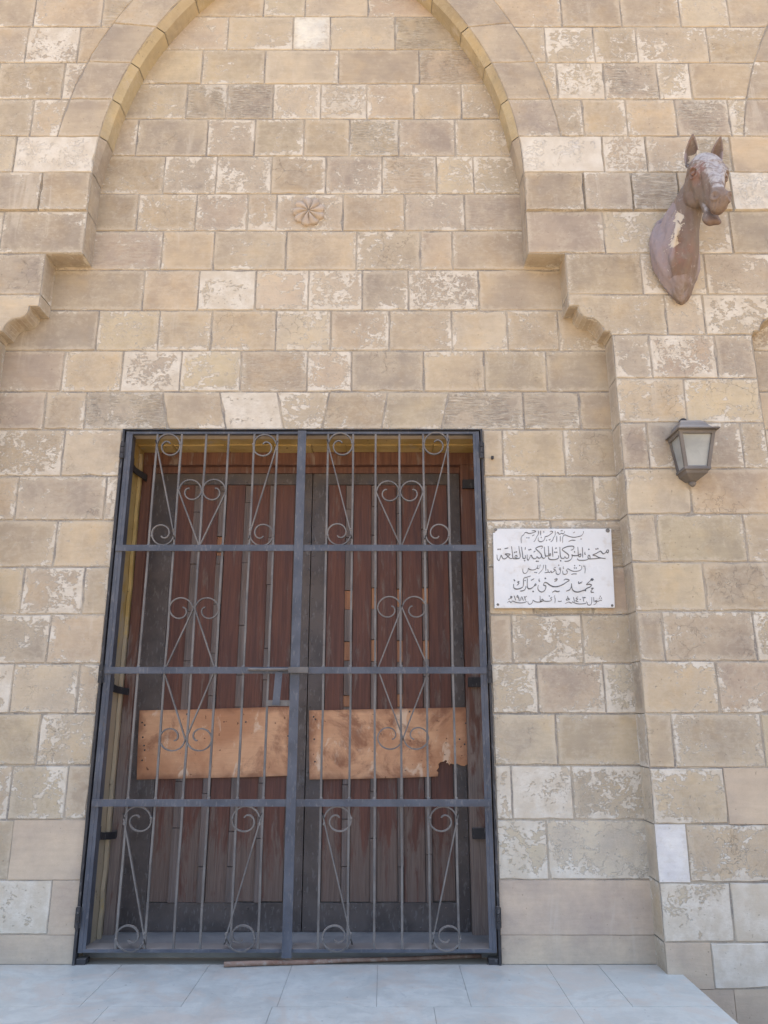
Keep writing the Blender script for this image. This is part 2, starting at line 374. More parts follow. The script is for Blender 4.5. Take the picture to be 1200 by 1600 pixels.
g = MB()
LX0, LX1, LY = -2.62, gnd(1060, 1519).x + .01, -1.35
def tile(x0, x1, y0, y1, xs0=None, xs1=None):
    gp = .0010; z = random.uniform(-.0006, .0006)
    bl = (random.random(), 0, 0, 0)
    g.face([(x0 + gp, y0 + gp, z), (x1 - gp, y0 + gp, z), (x1 - gp, y1 - gp, z), (x0 + gp, y1 - gp, z)], 0, None, (1, 1), bl)
    b = .0025
    q0 = [(x0 + gp, y0 + gp, z), (x1 - gp, y0 + gp, z), (x1 - gp, y1 - gp, z), (x0 + gp, y1 - gp, z)]
    for i in range(4):
        p, r = q0[i], q0[(i + 1) % 4]
        g.face([(p[0], p[1], z - b), (r[0], r[1], z - b), r, p], 0, None, (1, 1), bl)
yj = gnd(600, 1573).y
rowA = [LX0, -2.05] + [gnd(p, y).x for p, y in ((142, 1555), (305, 1540), (444, 1542), (589, 1545), (729, 1548), (880, 1549), (974, 1555))] + [LX1]
rowB = [LX0, -2.0] + [gnd(p, 1587).x for p in (156, 420, 680, 905)] + [LX1]
rowC = [LX0, -2.2, -1.5, -.8, -.1, .6, 1.2, LX1]
for row, y0, y1 in ((rowA, yj, -.002), (rowB, yj - .36, yj), (rowC, LY, yj - .36)):
    for a, b in zip(row, row[1:]): tile(a, b, y0, y1)
g.box((LX0, LY, GZ), (LX1, -.002, -.0035), 1)
tag(g.build('marble_landing', [M['marble'], M['concrete']]), kind='structure')

# ------------------------------------------------------------------ BUILDING
bld = empty('museum_building', (-.52, 0, GZ), 'tan limestone museum facade with pointed blind arch, flaking blocks and stepped corbels', 'building')
CX = -0.519                                                     # centre line of the bay
WHITE = (.74, .71, .655); GREY = (.415, .35, .285); DULL = (.435, .362, .278); TAN = (.465, .387, .295); YEL = (.515, .424, .312)
PALE = (.525, .445, .345); PINK = (.46, .375, .295); OLIVE = (.437, .36, .265); PLAS = (.565, .468, .368)
PAL = [GREY, DULL, DULL, TAN, TAN, TAN, PALE, PALE, YEL, PINK, OLIVE]
def O(tint, fl=None, ha=0.0, pl=0.0): return dict(tint=tint, fl=fl, ha=ha, pl=pl)
OV0 = [(487, 52, O(WHITE, .25)), (391, 158, O(GREY, .2, 1)), (463, 158, O(PALE, .35)), (537, 158, O(PALE, .55, .6)), (610, 158, O(YEL, .25)), (300, 100, O(YEL, .1)),
 (269, 214, O(GREY, .12)), (585, 214, O(TAN, .3, 1)), (365, 215, O(GREY, .35)), (436, 214, O(DULL, .3)), (510, 214, O(OLIVE, .2)), (670, 214, O(GREY, .2)), (745, 214, O(YEL, .35)),
 (200, 270, O(OLIVE, .25)), (300, 275, O(GREY, .4)), (380, 275, O(GREY, .5)), (465, 275, O(OLIVE, .25)), (550, 275, O(GREY, .4)), (640, 275, O(TAN, .3, .6)), (190, 335, O(DULL, .1)),
 (260, 335, O(OLIVE, .42)), (350, 335, O(GREY, .35)), (410, 335, O(OLIVE, .5)), (484, 335, O(DULL, .4)), (585, 335, O(OLIVE, .15)), (680, 335, O(GREY, .3)), (760, 335, O(GREY, .2, .3)),
 (205, 392, O(GREY, .25, .3)), (293, 392, O(YEL, .15)), (390, 392, O(TAN, .22)), (500, 392, O(YEL, .18)), (600, 392, O(DULL, .42)), (682, 392, O(TAN, .25)), (760, 392, O(TAN, .25)),
 (180, 453, O(DULL, .05)), (265, 453, O(YEL, .1)), (355, 453, O(PALE, .8)), (440, 453, O(PALE, .3)), (524, 453, O(PALE, .4)), (600, 453, O(GREY, .3)), (694, 455, O(GREY, .52)), (790, 453, O(TAN, .08)),
 (100, 517, O(GREY, .1)), (200, 517, O(YEL, .3)), (289, 517, O(YEL, .25)), (380, 517, O(YEL, .2)), (475, 517, O(PALE, .28)), (560, 517, O(TAN, .35)), (655, 517, O(TAN, .2)), (750, 517, O(PALE, .25)), (835, 517, O(DULL, .2)),
 (45, 580, O(GREY, .02)), (145, 580, O(YEL, .3)), (236, 580, O(GREY, .62)), (330, 580, O(YEL, .35)), (425, 580, O(DULL, .2, .4)), (515, 580, O(TAN, .5)), (605, 580, O(GREY, .1)), (710, 580, O(YEL, .25)), (805, 580, O(DULL, .15)), (900, 580, O(DULL, .05)),
 (30, 640, O(GREY, .2)), (100, 640, O(DULL, .35)), (195, 640, O(GREY, .35, 1)), (310, 640, O(TAN, .15)), (395, 640, O(GREY, .68)), (470, 640, O(TAN, .55)), (560, 640, O(DULL, .25)), (650, 640, O(TAN, .25)), (750, 640, O(GREY, .3, 1)), (860, 640, O(GREY, .25, .8)), (930, 640, O(TAN, .05)),
 (50, 710, O(OLIVE, .45)), (140, 710, O(PALE, .22)), (10, 780, O(YEL, .3)), (95, 780, O(GREY, .22)), (178, 780, O(PALE, .45)), (45, 850, O(DULL, .2)), (140, 850, O(YEL, .2)), (10, 920, O(YEL, .15)), (82, 920, O(PINK, .42)), (150, 920, O(TAN, .2)),
 (35, 1000, O(GREY, .35)), (125, 1000, O(YEL, .2)), (5, 1075, O(PALE, .5)), (70, 1080, O(PALE, .25)), (142, 1075, O(TAN, .3)), (25, 1155, O(YEL, .2)), (100, 1155, O(TAN, .45)), (5, 1240, O(TAN, .3)), (60, 1240, O(YEL, .35)), (130, 1240, O(TAN, .25)),
 (5, 1330, O(PINK, .1)), (90, 1330, O(PLAS, 0, 0, 1)), (30, 1420, O(PALE, .85)), (110, 1420, O(PLAS, .1, 0, .7)), (20, 1485, O(PLAS, 0, 0, 1)), (90, 1485, O(PLAS, 0, 0, 1)),
 (770, 710, O(TAN, .15)), (835, 710, O(YEL, .2)), (930, 715, O(TAN, .25)), (800, 780, O(YEL, .35)), (885, 780, O(DULL, .15)), (945, 780, O(PALE, .45)), (850, 820, O(DULL, .4)),
 (855, 1000, O(TAN, .55)), (780, 1000, O(DULL, .25)), (950, 1000, O(TAN, .3)), (800, 1075, O(TAN, .42)), (890, 1075, O(PINK, .25)), (975, 1075, O(PALE, .55)), (820, 1155, O(PALE, .22)), (930, 1155, O(YEL, .22)), (785, 1240, O(PALE, .4)), (850, 1240, O(PALE, .8)), (940, 1240, O(TAN, .4)),
 (815, 1330, O(PALE, .68)), (930, 1330, O((.57, .51, .42), .45)), (850, 1420, O(PLAS, .05, 0, .9)), (980, 1420, O(PLAS, 0, 0, 1)), (820, 1485, O(PLAS, 0, 0, 1)), (950, 1485, O(PLAS, 0, 0, 1))]
OV1 = [(880, 240, O(WHITE, .75)), (90, 245, O(WHITE, .75)), (1180, 300, O(WHITE, .7)), (60, 75, O(TAN, .62)), (25, 20, O(TAN, .1)), (105, 20, O(YEL, .2)), (60, 130, O(OLIVE, .35)), (40, 190, O(TAN, .2)), (10, 245, O(PALE, .3)), (30, 305, O(GREY, .15)),
 (105, 305, O(DULL, .06)), (70, 365, O(GREY, .22)), (30, 430, O(GREY, .08)), (30, 490, O(PALE, .1)),
 (890, 70, O(TAN, .4)), (960, 70, O(OLIVE, .45)), (1050, 70, O(TAN, .38)), (1150, 70, O(OLIVE, .2)), (905, 125, O(TAN, .7)), (985, 125, O(GREY, .35, .9)), (1050, 125, O(TAN, .62)), (1130, 125, O(OLIVE, .15)),
 (920, 20, O(DULL, .15)), (1015, 20, O(DULL, .2)), (1100, 20, O(PALE, .25)), (885, 185, O(DULL, .2)), (945, 185, O(YEL, .3)), (1020, 185, O(YEL, .3)), (1100, 180, O(GREY, .35, 1)), (975, 240, O(TAN, .55)), (1060, 240, O(TAN, .55)),
 (860, 300, O(DULL, .05)), (950, 300, O(GREY, .42)), (1040, 300, O(GREY, .3, 1)), (880, 363, O(GREY, .1)), (1010, 363, O(PALE, .38)), (1170, 363, O(GREY, .1)), (940, 430, O(DULL, .08)), (1050, 430, O(PALE, .4)), (1150, 430, O(GREY, .4)),
 (960, 490, O(TAN, .25)), (1070, 490, O(PALE, .42)), (1150, 490, O(TAN, .6)), (985, 555, O(GREY, .35)), (1065, 555, O(PINK, .5)), (1150, 555, O(GREY, .35)), (1010, 625, O(YEL, .25)), (1130, 625, O(YEL, .3)),
 (990, 695, O(GREY, .2)), (1090, 695, O(GREY, .28)), (1180, 695, O(DULL, .05)), (1030, 765, O(PALE, .25)), (1140, 765, O(TAN, .22)), (1000, 840, O(PALE, .2)), (1095, 840, O(DULL, .15)), (1190, 840, O(YEL, .25)), (1040, 915, O(YEL, .15)), (1150, 915, O(TAN, .2)),
 (1010, 995, O(GREY, .2)), (1110, 995, O(DULL, .15)), (1060, 1075, O(YEL, .22)), (1170, 1075, O(PINK, .1)), (1030, 1155, O(YEL, .1)), (1120, 1155, O(TAN, .32)), (1075, 1240, O(YEL, .36)), (1180, 1240, O(PLAS, 0, 0, 1)),
 (1050, 1330, O((.80, .79, .77), .3, 0, .8)), (1140, 1330, O(YEL, .36)), (1085, 1425, O(PALE, .72)), (1180, 1425, O(PALE, .92)), (1070, 1510, O(PLAS, 0, 0, 1)), (1170, 1510, O(WHITE, .95)), (1100, 1580, O(PLAS, 0, 0, 1)), (1180, 1580, O(PLAS, 0, 0, 1)), (1060, 1570, O(PLAS, 0, 0, 1))]
def ov_world(lst, Y): return [(at(px, py, Y).x, at(px, py, Y).z, d) for px, py, d in lst]
OV0 = ov_world(OV0, 0); OV1 = ov_world(OV1, -DF)

def inpoly(x, z, poly):
    c = False; n = len(poly)
    for i in range(n):
        (x0, z0), (x1, z1) = poly[i], poly[(i + 1) % n]
        if (z0 > z) != (z1 > z) and x < (x1 - x0) * (z - z0) / (z1 - z0) + x0: c = not c
    return c
def inset(poly, d):
    """poly counter-clockwise in (x, z)"""
    n = len(poly); out = []
    for i in range(n):
        p0, p1, p2 = (Vector(poly[(i + q) % n]) for q in (-1, 0, 1))
        e0 = (p1 - p0).normalized(); e1 = (p2 - p1).normalized()
        n0 = Vector((-e0.y, e0.x)); n1 = Vector((-e1.y, e1.x))
        b = (n0 + n1); b = b.normalized() if b.length > 1e-6 else n0
        k = d / max(.5, b.dot(n0)); out.append(tuple(p1 + b * k))
    return out
def style(poly, ovs):
    st = None
    for x, z, d in ovs or []:
        if inpoly(x, z, poly): st = d; break
    if st is None:
        st = O(random.choice(PAL), max(0, random.gauss(.22, .16)), 1.0 if random.random() < .12 else 0)
    fl = st['fl'] if st['fl'] is not None else .25
    j = random.uniform(.965, 1.035) if st['pl'] < .6 else 1.0
    tint = tuple(min(.85, c * j * q_ * random.uniform(.985, 1.015)) for c, q_ in zip(st['tint'], (1.0, .995, .972)))
    return (random.random(), fl, st['ha'], st['pl']), tint
JG = .0042                                                     # half a joint
def block(mb, poly, Y, ovs=None, proud=0.0, st=None, joint=JG, rag=.0021):
    """one dressed stone laid in the wall: chamfered face plus the mortar behind its joints"""
    if st is None: st = style(poly, ovs)
    if st[0][3] > .6: rag = .0006
    area = sum(poly[i][0] * poly[(i + 1) % len(poly)][1] - poly[(i + 1) % len(poly)][0] * poly[i][1] for i in range(len(poly)))
    if area < 0: poly = poly[::-1]
    blk, tint = st or style(poly, ovs)
    if blk[3] > .6: joint = joint * .2
    xs = [p[0] for p in poly]; zs = [p[1] for p in poly]
    x0, z0, W, H = min(xs), min(zs), max(max(xs) - min(xs), .01), max(max(zs) - min(zs), .01)
    mb.face([(x, Y + .0055, z) for x, z in poly], 0 if blk[3] > .6 else 1, None, (W, H), (blk[0], -.5, 0, 1), tuple(c * .92 for c in tint))
    # ragged edge: subdivide long sides and jitter
    fine = []
    n = len(poly)
    for i in range(n):
        a, b = Vector(poly[i]), Vector(poly[(i + 1) % n]); m = max(1, int((b - a).length / .06))
        for q in range(m): fine.append(tuple(a.lerp(b, q / m)))
    o1 = [(x + random.uniform(-rag, rag), z + random.uniform(-rag, rag)) for x, z in inset(fine, joint)]
    cx, cz = sum(p[0] for p in o1) / len(o1), sum(p[1] for p in o1) / len(o1)
    if blk[3] < .6 and W > .12 and H > .12:                   # chipped arrises
        for i in range(len(o1)):
            if random.random() < .07:
                v = Vector((cx - o1[i][0], cz - o1[i][1])).normalized() * random.uniform(.003, .009); o1[i] = (o1[i][0] + v.x, o1[i][1] + v.y)
    tx, tz = random.uniform(-.006, .006), random.uniform(-.008, .008)
    o2 = inset(o1, .0042 if blk[3] < .6 else .0012)
    yp = Y - proud + random.uniform(-.0012, .0012)
    uvf = lambda pts: [((x - x0) / W, (z - z0) / H) for x, z in pts]
    A = [(x, Y + .006, z) for x, z in o1]; B = [(x, yp + tx * (x - cx) + tz * (z - cz), z) for x, z in o2]
    mb.face(B, 0, uvf(o2), (W, H), blk, tint)
    for i in range(len(A)):
        k = (i + 1) % len(A)
        mb.face([A[i], A[k], B[k], B[i]], 0, uvf([o1[i], o1[k], o2[k], o2[i]]), (W, H), blk, tint)

# rows and joints measured from the photograph (recessed wall)
P0Y = [26, 78, 131, 186, 244, 303, 361, 422, 485, 548, 612, 674, 744, 813, 886, 960, 1037, 1115, 1196, 1281, 1375, 1461, 1508]
P0J = [[356, 458, 516, 617], [316, 414, 529, 655], [292, 355, 427, 501, 573, 647, 721], [214, 324, 398, 475, 546, 623, 711],
 [256, 338, 424, 509, 597, 682, 740], [215, 306, 387, 432, 536, 632, 726], [253, 334, 447, 557, 657, 707], [224, 310, 399, 482, 566, 638, 748],
 [152, 248, 330, 431, 517, 608, 706, 793, 873], [98, 190, 282, 376, 480, 549, 662, 757, 854],
 [70, 133, (254, 262), (343, 353), (433, 443), (515, 503), (606, 596), (701, 689), 818, 906],
 [98, 786, 882], [26, 164, 842, 929], [86, 862], [34, 130, 832, 925], [76, 800, 910], [18, 122, 840, 945], [60, 870], [15, 103, 800, 895], [17, 856], [78], []]
OPX0, OPX1, OPZ = -1.668, .630, zat(674) + .012               # door opening
def random_joints(a, b):
    out = []; x = a
    while True:
        x += random.uniform(.26, .44)
        if x > b - .2: break
        out.append(x)
    return out
rec = MB()
zt = [zat(y) for y in P0Y]; zt[-1] = 0.0
top_rows = [zt[0] + .312 * i for i in range(1, 7)]
HID = [(-3.38, -2.56), (1.52, 2.30)]                            # behind the piers
def recessed_row(z1, z0, js, rng):
    """js: sorted joints as (x_top, x_bottom)"""
    edges = [(rng[0], rng[0])] + js + [(rng[1], rng[1])]
    for (a1, a0), (b1, b0) in zip(edges, edges[1:]):
        if any(min(a0, a1) >= h[0] and max(b0, b1) <= h[1] for h in HID): continue
        block(rec, [(a0, z0), (b0, z0), (b1, z1), (a1, z1)], 0.0, OV0)
for i in range(len(zt) - 1):
    z1, z0 = zt[i], zt[i + 1]
    if i == 11: z1 = OPZ
    if i == 10: z0 = OPZ
    y1, y0 = P0Y[i], P0Y[i + 1]; js = []
    for j in P0J[i]:
        t, b = j if isinstance(j, tuple) else (None, None)
        if t is None:
            x = xat(j, (y1 + y0) / 2); js.append((x, x))
        else: js.append((xat(t, y1), xat(b, y0)))
    L = [(x, x) for x in random_joints(-5.2, -2.45)]
    Rr = [(x, x) for x in random_joints(1.5, 5.2)]
    js = L + js + Rr
    if z0 < OPZ - .01:
        recessed_row(z1, z0, [j for j in js if j[0] < OPX0 - .03], (-5.2, OPX0))
        recessed_row(z1, z0, [j for j in js if j[0] > OPX1 + .03], (OPX1, 5.2))
    else: recessed_row(z1, z0, js, (-5.2, 5.2))
# first row above: joints seen at the top edge of the picture
recessed_row(top_rows[0], zt[0], [(x, x) for x in random_joints(-5.2, -1.7)] + [(xat(p, 13),) * 2 for p in (412, 477, 575)] + [(x, x) for x in random_joints(.5, 5.2)], (-5.2, 5.2))
for a, b in zip(top_rows, top_rows[1:]): recessed_row(b, a, [(x, x) for x in random_joints(-5.2, 5.2)], (-5.2, 5.2))
recessed_row(0.0, GZ, [(x, x) for x in random_joints(-5.2, 5.2)], (-5.2, 5.2))
rec.build('recessed_wall', [M['stone'], M['mortar']], bld)

# arcade: piers, corbels, pointed arches
P1Y = [42, 98, 155, 213, 270, 330, 396, 460, 523, 591, 660, 732, 803, 878, 955, 1033, 1115, 1200, 1288, 1379, 1473, 1546]
P1JR = [[852, 928, 995, 1106], [870, 944, 1028, 1079, 1178], [911, 979, 1057, 1140], [942, 1010, 1085, 1142], [912, 987, 1060, 1142], [944, 1080, 1142],
 [1003, 1102], [1041, 1100], [1017, 1119], [1071], [1013, 1160], [1079], [1027, 1165], [1101], [1037, 1180], [1122], [1052, 1193], [1135], [1075], [1145], [1113], [1150]]
P1JL = [[123], [99], [50], [23], [64], [2], [], []]
fz = [zat(y, -DF) for y in P1Y]
Z_STEP, Z_COR, Z_BOT = 4.231, zat(478, -DF), fz[8]
ARC_Z, RC, RI, RF, RE = 4.83, -1.07, 2.50, 2.54, 2.83          # two-centred arch: springing, centre offset, radii (back edge, front edge, extrados)
def arc_x(z, r):
    t = z - ARC_Z
    if t <= 0: return RC + r
    return max(0.0, RC + math.sqrt(max(0.0, r * r - t * t)))
JW, SW = 1.979, 1.714                                            # half widths: lower jamb, first corbel step
COR = [(889, 477), (903, 478), (904, 484), (906, 489), (911, 494), (918, 497), (926, 498), (931, 500), (935, 503), (939, 508), (942, 513), (943, 517), (953, 518), (955, 522), (957, 526)]
COR = [(at(p, q, -DF).x - CX, at(p, q, -DF).z) for p, q in COR]
COR[0] = (SW, Z_COR); COR[-1] = (JW, Z_BOT)
def edge_side(z0, z1, dj=0.0, sq=1.0):
    """boundary of a pier on the bay side (half widths from the bay centre), from z0 up to z1"""
    lo = [(JW + dj, z0), (JW + dj, z1)]
    if z1 <= Z_BOT + .01: return lo
    if z1 <= fz[7] + .01: return [(x + dj, z) for x, z in COR[::-1]] + [(SW + dj, z1)]
    if z1 <= Z_STEP + .01: return [(SW + dj, z0), (SW + dj, z1)]
    if z1 <= fz[3] + .01:
        n = 6; return [(arc_x(z0 + (z1 - z0) * i / n, RF), z0 + (z1 - z0) * i / n) for i in range(n + 1)]
    n = 8; return [(arc_x(z0 + (z1 - z0) * i / n, RE), z0 + (z1 - z0) * i / n) for i in range(n + 1)]
arc = MB()
rows1 = [8.6, 8.3, 8.0, 7.7, 7.4, 7.08, 6.745, 6.42] + fz + [GZ]
C2, C0 = 4.235, CX * 2 - 4.235                                    # centres of the neighbouring bays
DJ2 = C2 - 2.355 - JW                                            # their jambs stand so that the pier is as wide as in the photograph
jr = [[xat(p, (P1Y[i] + P1Y[i + 1]) / 2 if i + 1 < len(P1Y) else 1580, -DF) for p in js] for i, js in enumerate(P1JR)]
jr = [[xat(p, 20, -DF) for p in (877, 970, 1062, 1138)]] + jr
jl_ = [[xat(54, 20, -DF), xat(160, 20, -DF)]] + [[xat(p, (P1Y[i] + P1Y[i + 1]) / 2, -DF) for p in js] for i, js in enumerate(P1JL)]
def pier2(cl, dl, cr, dr, jl, ovs):
    for i in range(len(rows1) - 1):
        z1, z0 = rows1[i], rows1[i + 1]
        Ls = [(cl + x, z) for x, z in edge_side(z0, z1, dl)]; Rs = [(cr - x, z) for x, z in edge_side(z0, z1, dr)]
        xl = max(p[0] for p in Ls); xr = min(p[0] for p in Rs)
        k = i - 7; js = jl[k] if 0 <= k < len(jl) else None
        if js is None: js = random_joints(xl, xr)
        elif jl is jl_: js = random_joints(xl, min(js) - .15 if js else xr) + js
        js = sorted(x for x in js if xl + .05 < x < xr - .05)
        cuts = [Ls] + [[(x, z0), (x, z1)] for x in js] + [Rs]
        pr = .013 if i == 12 else (.004 if i == 11 else 0)
        for A, B in zip(cuts, cuts[1:]): block(arc, A[::-1] + B, -DF, ovs, pr)
pier2(CX, 0, C2, DJ2, jr, OV1)
pier2(C0, DJ2, CX, 0, jl_, OV1)
# outer ends: half bays are closed by a plain pier far outside the picture
for (a, b) in ((C2 + JW, 7.4), (-8.4, C0 - JW)):
    for z1, z0 in zip(rows1, rows1[1:]): 
        e = [a] + random_joints(a, b) + [b]
        for p, q in zip(e, e[1:]): block(arc, [(p, z0), (q, z0), (q, z1), (p, z1)], -DF)
# voussoirs and soffits
def quad(mb, p, mi, blk, tint, dim=(.3, .16)): mb.face(p, mi, [(0, 0), (1, 0), (1, 1), (0, 1)], dim, blk, tint)
zn = [fz[3], fz[2], fz[1], fz[0], 6.40, 6.66, 6.87, 7.02]
ZAI = ARC_Z + math.sqrt(RF ** 2 - RC ** 2); ZAE = ARC_Z + math.sqrt(RE ** 2 - RC ** 2); ZAB = ARC_Z + math.sqrt(RI ** 2 - RC ** 2)
zn.append(ZAI - .0005)
def ze(z): return min(ZAE, z + (ZAE - ZAI) * max(0, (z - fz[3]) / (ZAI - fz[3])) ** 3)
VST = {}
def arch(c, ovs=None):
    for sgn in (1, -1):
        for z0, z1 in zip(zn, zn[1:]):
            n = 5
            I = [(c + sgn * arc_x(z0 + (z1 - z0) * i / n, RF), z0 + (z1 - z0) * i / n) for i in range(n + 1)]
            E = [(c + sgn * arc_x(ze(z0) + (ze(z1) - ze(z0)) * i / n, RE), ze(z0) + (ze(z1) - ze(z0)) * i / n) for i in range(n + 1)]
            st = ((random.random(), random.uniform(.0, .22), 0, 0), random.choice([GREY, DULL, DULL, TAN]))
            block(arc, I + E[::-1], -DF, None, .001, st, .0026)
        # soffit stones: chamfer, then the flat intrados back to the recessed wall
        nodes = [Z_STEP, fz[5], fz[4]] + zn
        for z0, z1 in zip(nodes, nodes[1:]):
            st = (random.random(), random.uniform(.0, .2), 0, 0); tint = random.choice([(.50, .405, .255), (.48, .39, .245), (.515, .42, .275)]) if z1 > fz[3] + .01 else random.choice([DULL, TAN, GREY])  # stones above the springing tinted yellow: warm ground bounce painted in
            n = 1 if z1 <= ARC_Z else 6; gp = .003
            for i in range(n):
                za, zb = z0 + (z1 - z0) * i / n, z0 + (z1 - z0) * (i + 1) / n
                if i == 0: za += gp
                if i == n - 1: zb -= gp
                # the soffit radius narrows from RF at the face to RI behind the chamfer
                def pt(z, r, y):
                    t = min(1, max(0, (z - ARC_Z) / .35)); rr = RF - (RF - r) * t
                    return (c + sgn * arc_x(z, rr) if z < ZAB - .004 else c, y, z)
                q = lambda r0, y0, r1, y1: [pt(za, r0, y0), pt(zb, r0, y0), pt(zb, r1, y1), pt(za, r1, y1)]
                y_a, y_b = -DF + .003, -DF + .05
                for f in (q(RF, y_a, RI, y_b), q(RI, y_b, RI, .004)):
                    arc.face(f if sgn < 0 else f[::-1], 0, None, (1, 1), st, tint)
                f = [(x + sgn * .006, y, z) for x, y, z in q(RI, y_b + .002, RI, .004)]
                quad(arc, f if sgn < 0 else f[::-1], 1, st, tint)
        # jambs below: first step, corbel moulding, pier side
        st = lambda: (random.random(), random.uniform(.0, .25), 0, 0)
        def strip(p, q, fl=None):
            t = random.choice([DULL, TAN, PALE]); s_ = st()
            f = [(c + sgn * p[0], -DF + .003, p[1]), (c + sgn * q[0], -DF + .003, q[1]), (c + sgn * q[0], .004, q[1]), (c + sgn * p[0], .004, p[1])]
            quad(arc, f if sgn < 0 else f[::-1], 0, s_, t)
        dj = 0 if c == CX else DJ2
        strip((SW + dj, Z_STEP), (arc_x(Z_STEP, RF), Z_STEP))
        strip((SW + dj, Z_COR), (SW + dj, fz[7] - .003)); strip((SW + dj, fz[7] + .003), (SW + dj, Z_STEP))
        s_, t_ = st(), TAN
        cor = [(x + dj, z) for x, z in COR]
        for a, b in zip(cor, cor[1:]):
            f = [(c + sgn * b[0], -DF + .003, b[1]), (c + sgn * a[0], -DF + .003, a[1]), (c + sgn * a[0], .004, a[1]), (c + sgn * b[0], .004, b[1])]
            quad(arc, f if sgn < 0 else f[::-1], 0, s_, t_)
        lows = fz[8:] + [GZ]
        for z1, z0 in zip(lows, lows[1:]):
            strip((JW + dj, z0 + .003), (JW + dj, z1 - .003))
            f = [(c + sgn * (JW + dj + .006), -DF + .008, z0), (c + sgn * (JW + dj + .006), -DF + .008, z1), (c + sgn * (JW + dj + .006), .004, z1), (c + sgn * (JW + dj + .006), .004, z0)]
            quad(arc, f if sgn < 0 else f[::-1], 1, s_, t_)
for c in (CX, C2, C0): arch(c)
arc.build('arcade_wall', [M['stone'], M['mortar']], bld)

# masonry core behind the facing, with the door passage
core = MB()
core.box((-8.4, .012, GZ), (OPX0, .62, 8.6)); core.box((OPX1, .012, GZ), (7.4, .62, 8.6)); core.box((OPX0, .012, OPZ), (OPX1, .62, 8.6))
core.box((OPX0, .62, GZ), (OPX1, .70, OPZ + .1)); core.box((OPX0, .012, GZ), (OPX1, .62, -.004))
core.box((-8.4, .62, GZ), (-8.2, 7, 8.4)); core.box((7.2, .62, GZ), (7.4, 7, 8.4)); core.box((-8.4, 7, GZ), (7.4, 7.2, 8.4))  # unseen side and back walls, added to keep sun from leaking in behind
core.build('wall_core', M['render'], bld)
rf = MB(); rf.box((-8.4, .0, 8.6), (7.4, 7.2, 8.75)); rf.box((-8.5, -DF - .05, 8.6), (7.5, -.001, 8.85)); rf.build('sun_blocking_roof', M['render'], bld)  # unseen slab and eave, added to hold the sun off the facade
# painted reveal of the door passage
rv = MB(); YD = .40
def rgrid(p00, p10, p11, p01, nu, nv):
    P = [[(Vector(p00).lerp(Vector(p10), u / nu)).lerp(Vector(p01).lerp(Vector(p11), u / nu), v / nv) for u in range(nu + 1)] for v in range(nv + 1)]
    for v in range(nv):
        for u in range(nu): rv.face([P[v][u], P[v][u + 1], P[v + 1][u + 1], P[v + 1][u]])
rgrid((OPX0 + .004, .003, 0), (OPX0 + .004, YD + .06, 0), (OPX0 + .004, YD + .06, OPZ - .004), (OPX0 + .004, .003, OPZ - .004), 1, 1)
rgrid((OPX1 - .004, YD + .06, 0), (OPX1 - .004, .003, 0), (OPX1 - .004, .003, OPZ - .004), (OPX1 - .004, YD + .06, OPZ - .004), 1, 1)
rgrid((OPX0 + .004, YD + .06, OPZ - .004), (OPX1 - .004, YD + .06, OPZ - .004), (OPX1 - .004, .125, OPZ - .004), (OPX0 + .004, .125, OPZ - .004), 1, 1)
rv.box((OPX0 + .004, .034, OPZ - .018), (OPX1 - .004, .124, OPZ - .003), 1)
# a lumpy plaster bead along the back of the left jamb and a beam end course under the lintel
px = OPX0 + .004
path = [Vector((px + .004, YD - .075 + random.uniform(-.008, .008), z)) for z in [i * .1 for i in range(0, 31)]]
rv.sweep(path, [(-.012, 0), (-.008, .02), (.03, .016), (.045, 0)], Vector((1, 0, 0)))
x = OPX0 + .01
while x < OPX1 - .1:
    wd = random.uniform(.22, .42); b = min(x + wd, OPX1 - .01)
    rv.box((x, YD - .14 + random.uniform(-.006, .006), OPZ - .012 + random.uniform(-.006, 0)), (b - .006, YD - .003, OPZ - .005)); x = b
rv.build('door_reveal', [M['reveal'], M['soffit']], bld)
th = MB(); th.box((OPX0 + .002, .13, -.004), (OPX1 - .002, .60, .036)); th.build('threshold', M['concrete'], bld, bevel=.006)

# carved rosette on its stone
ro = MB(); rc = at(482.5, 332); RR = .112
NP = 9; GROOVE = 1
for kx in range(NP):
    a0 = 2 * math.pi * (kx + .25) / NP
    rad, tan_n = 9, 8
    def pp(i, j):
        t = i / rad; s = j / tan_n * 2 - 1
        wdt = (math.pi / NP) * 1.0
        tip = 1 - .16 * s * s * t
        r = RR * (0.08 + .92 * t) * tip
        a = a0 + s * wdt + .16 * t * t           # petals swirl
        hgt = .004 + .025 * (1 - abs(s) ** 3) * (.35 + .65 * math.sin(math.pi * min(1, .22 + .7 * t)))
        return Vector((rc.x + math.cos(a) * r, -.0015 - hgt, rc.z + math.sin(a) * r))
    for i in range(rad):
        for j in range(tan_n): ro.face([pp(i, j), pp(i, j + 1), pp(i + 1, j + 1), pp(i + 1, j)])
    for j in range(tan_n):
        p, q = pp(rad, j), pp(rad, j + 1)
        ro.face([p, q, Vector((q.x, .001, q.z)), Vector((p.x, .001, p.z))])
ro.dome((rc.x, -.012, rc.z), (0, -1, 0), .014, .012, 0, 12)
ro.build('rosette', M['flower'], bld, smooth=True, merge=.0004)
nl = MB()
p = at(769, 716); nl.box((p.x - .007, -.022, p.z - .009), (p.x + .007, .0, p.z + .009)); nl.build('iron_peg', M['dark_iron'], bld, bevel=.002)

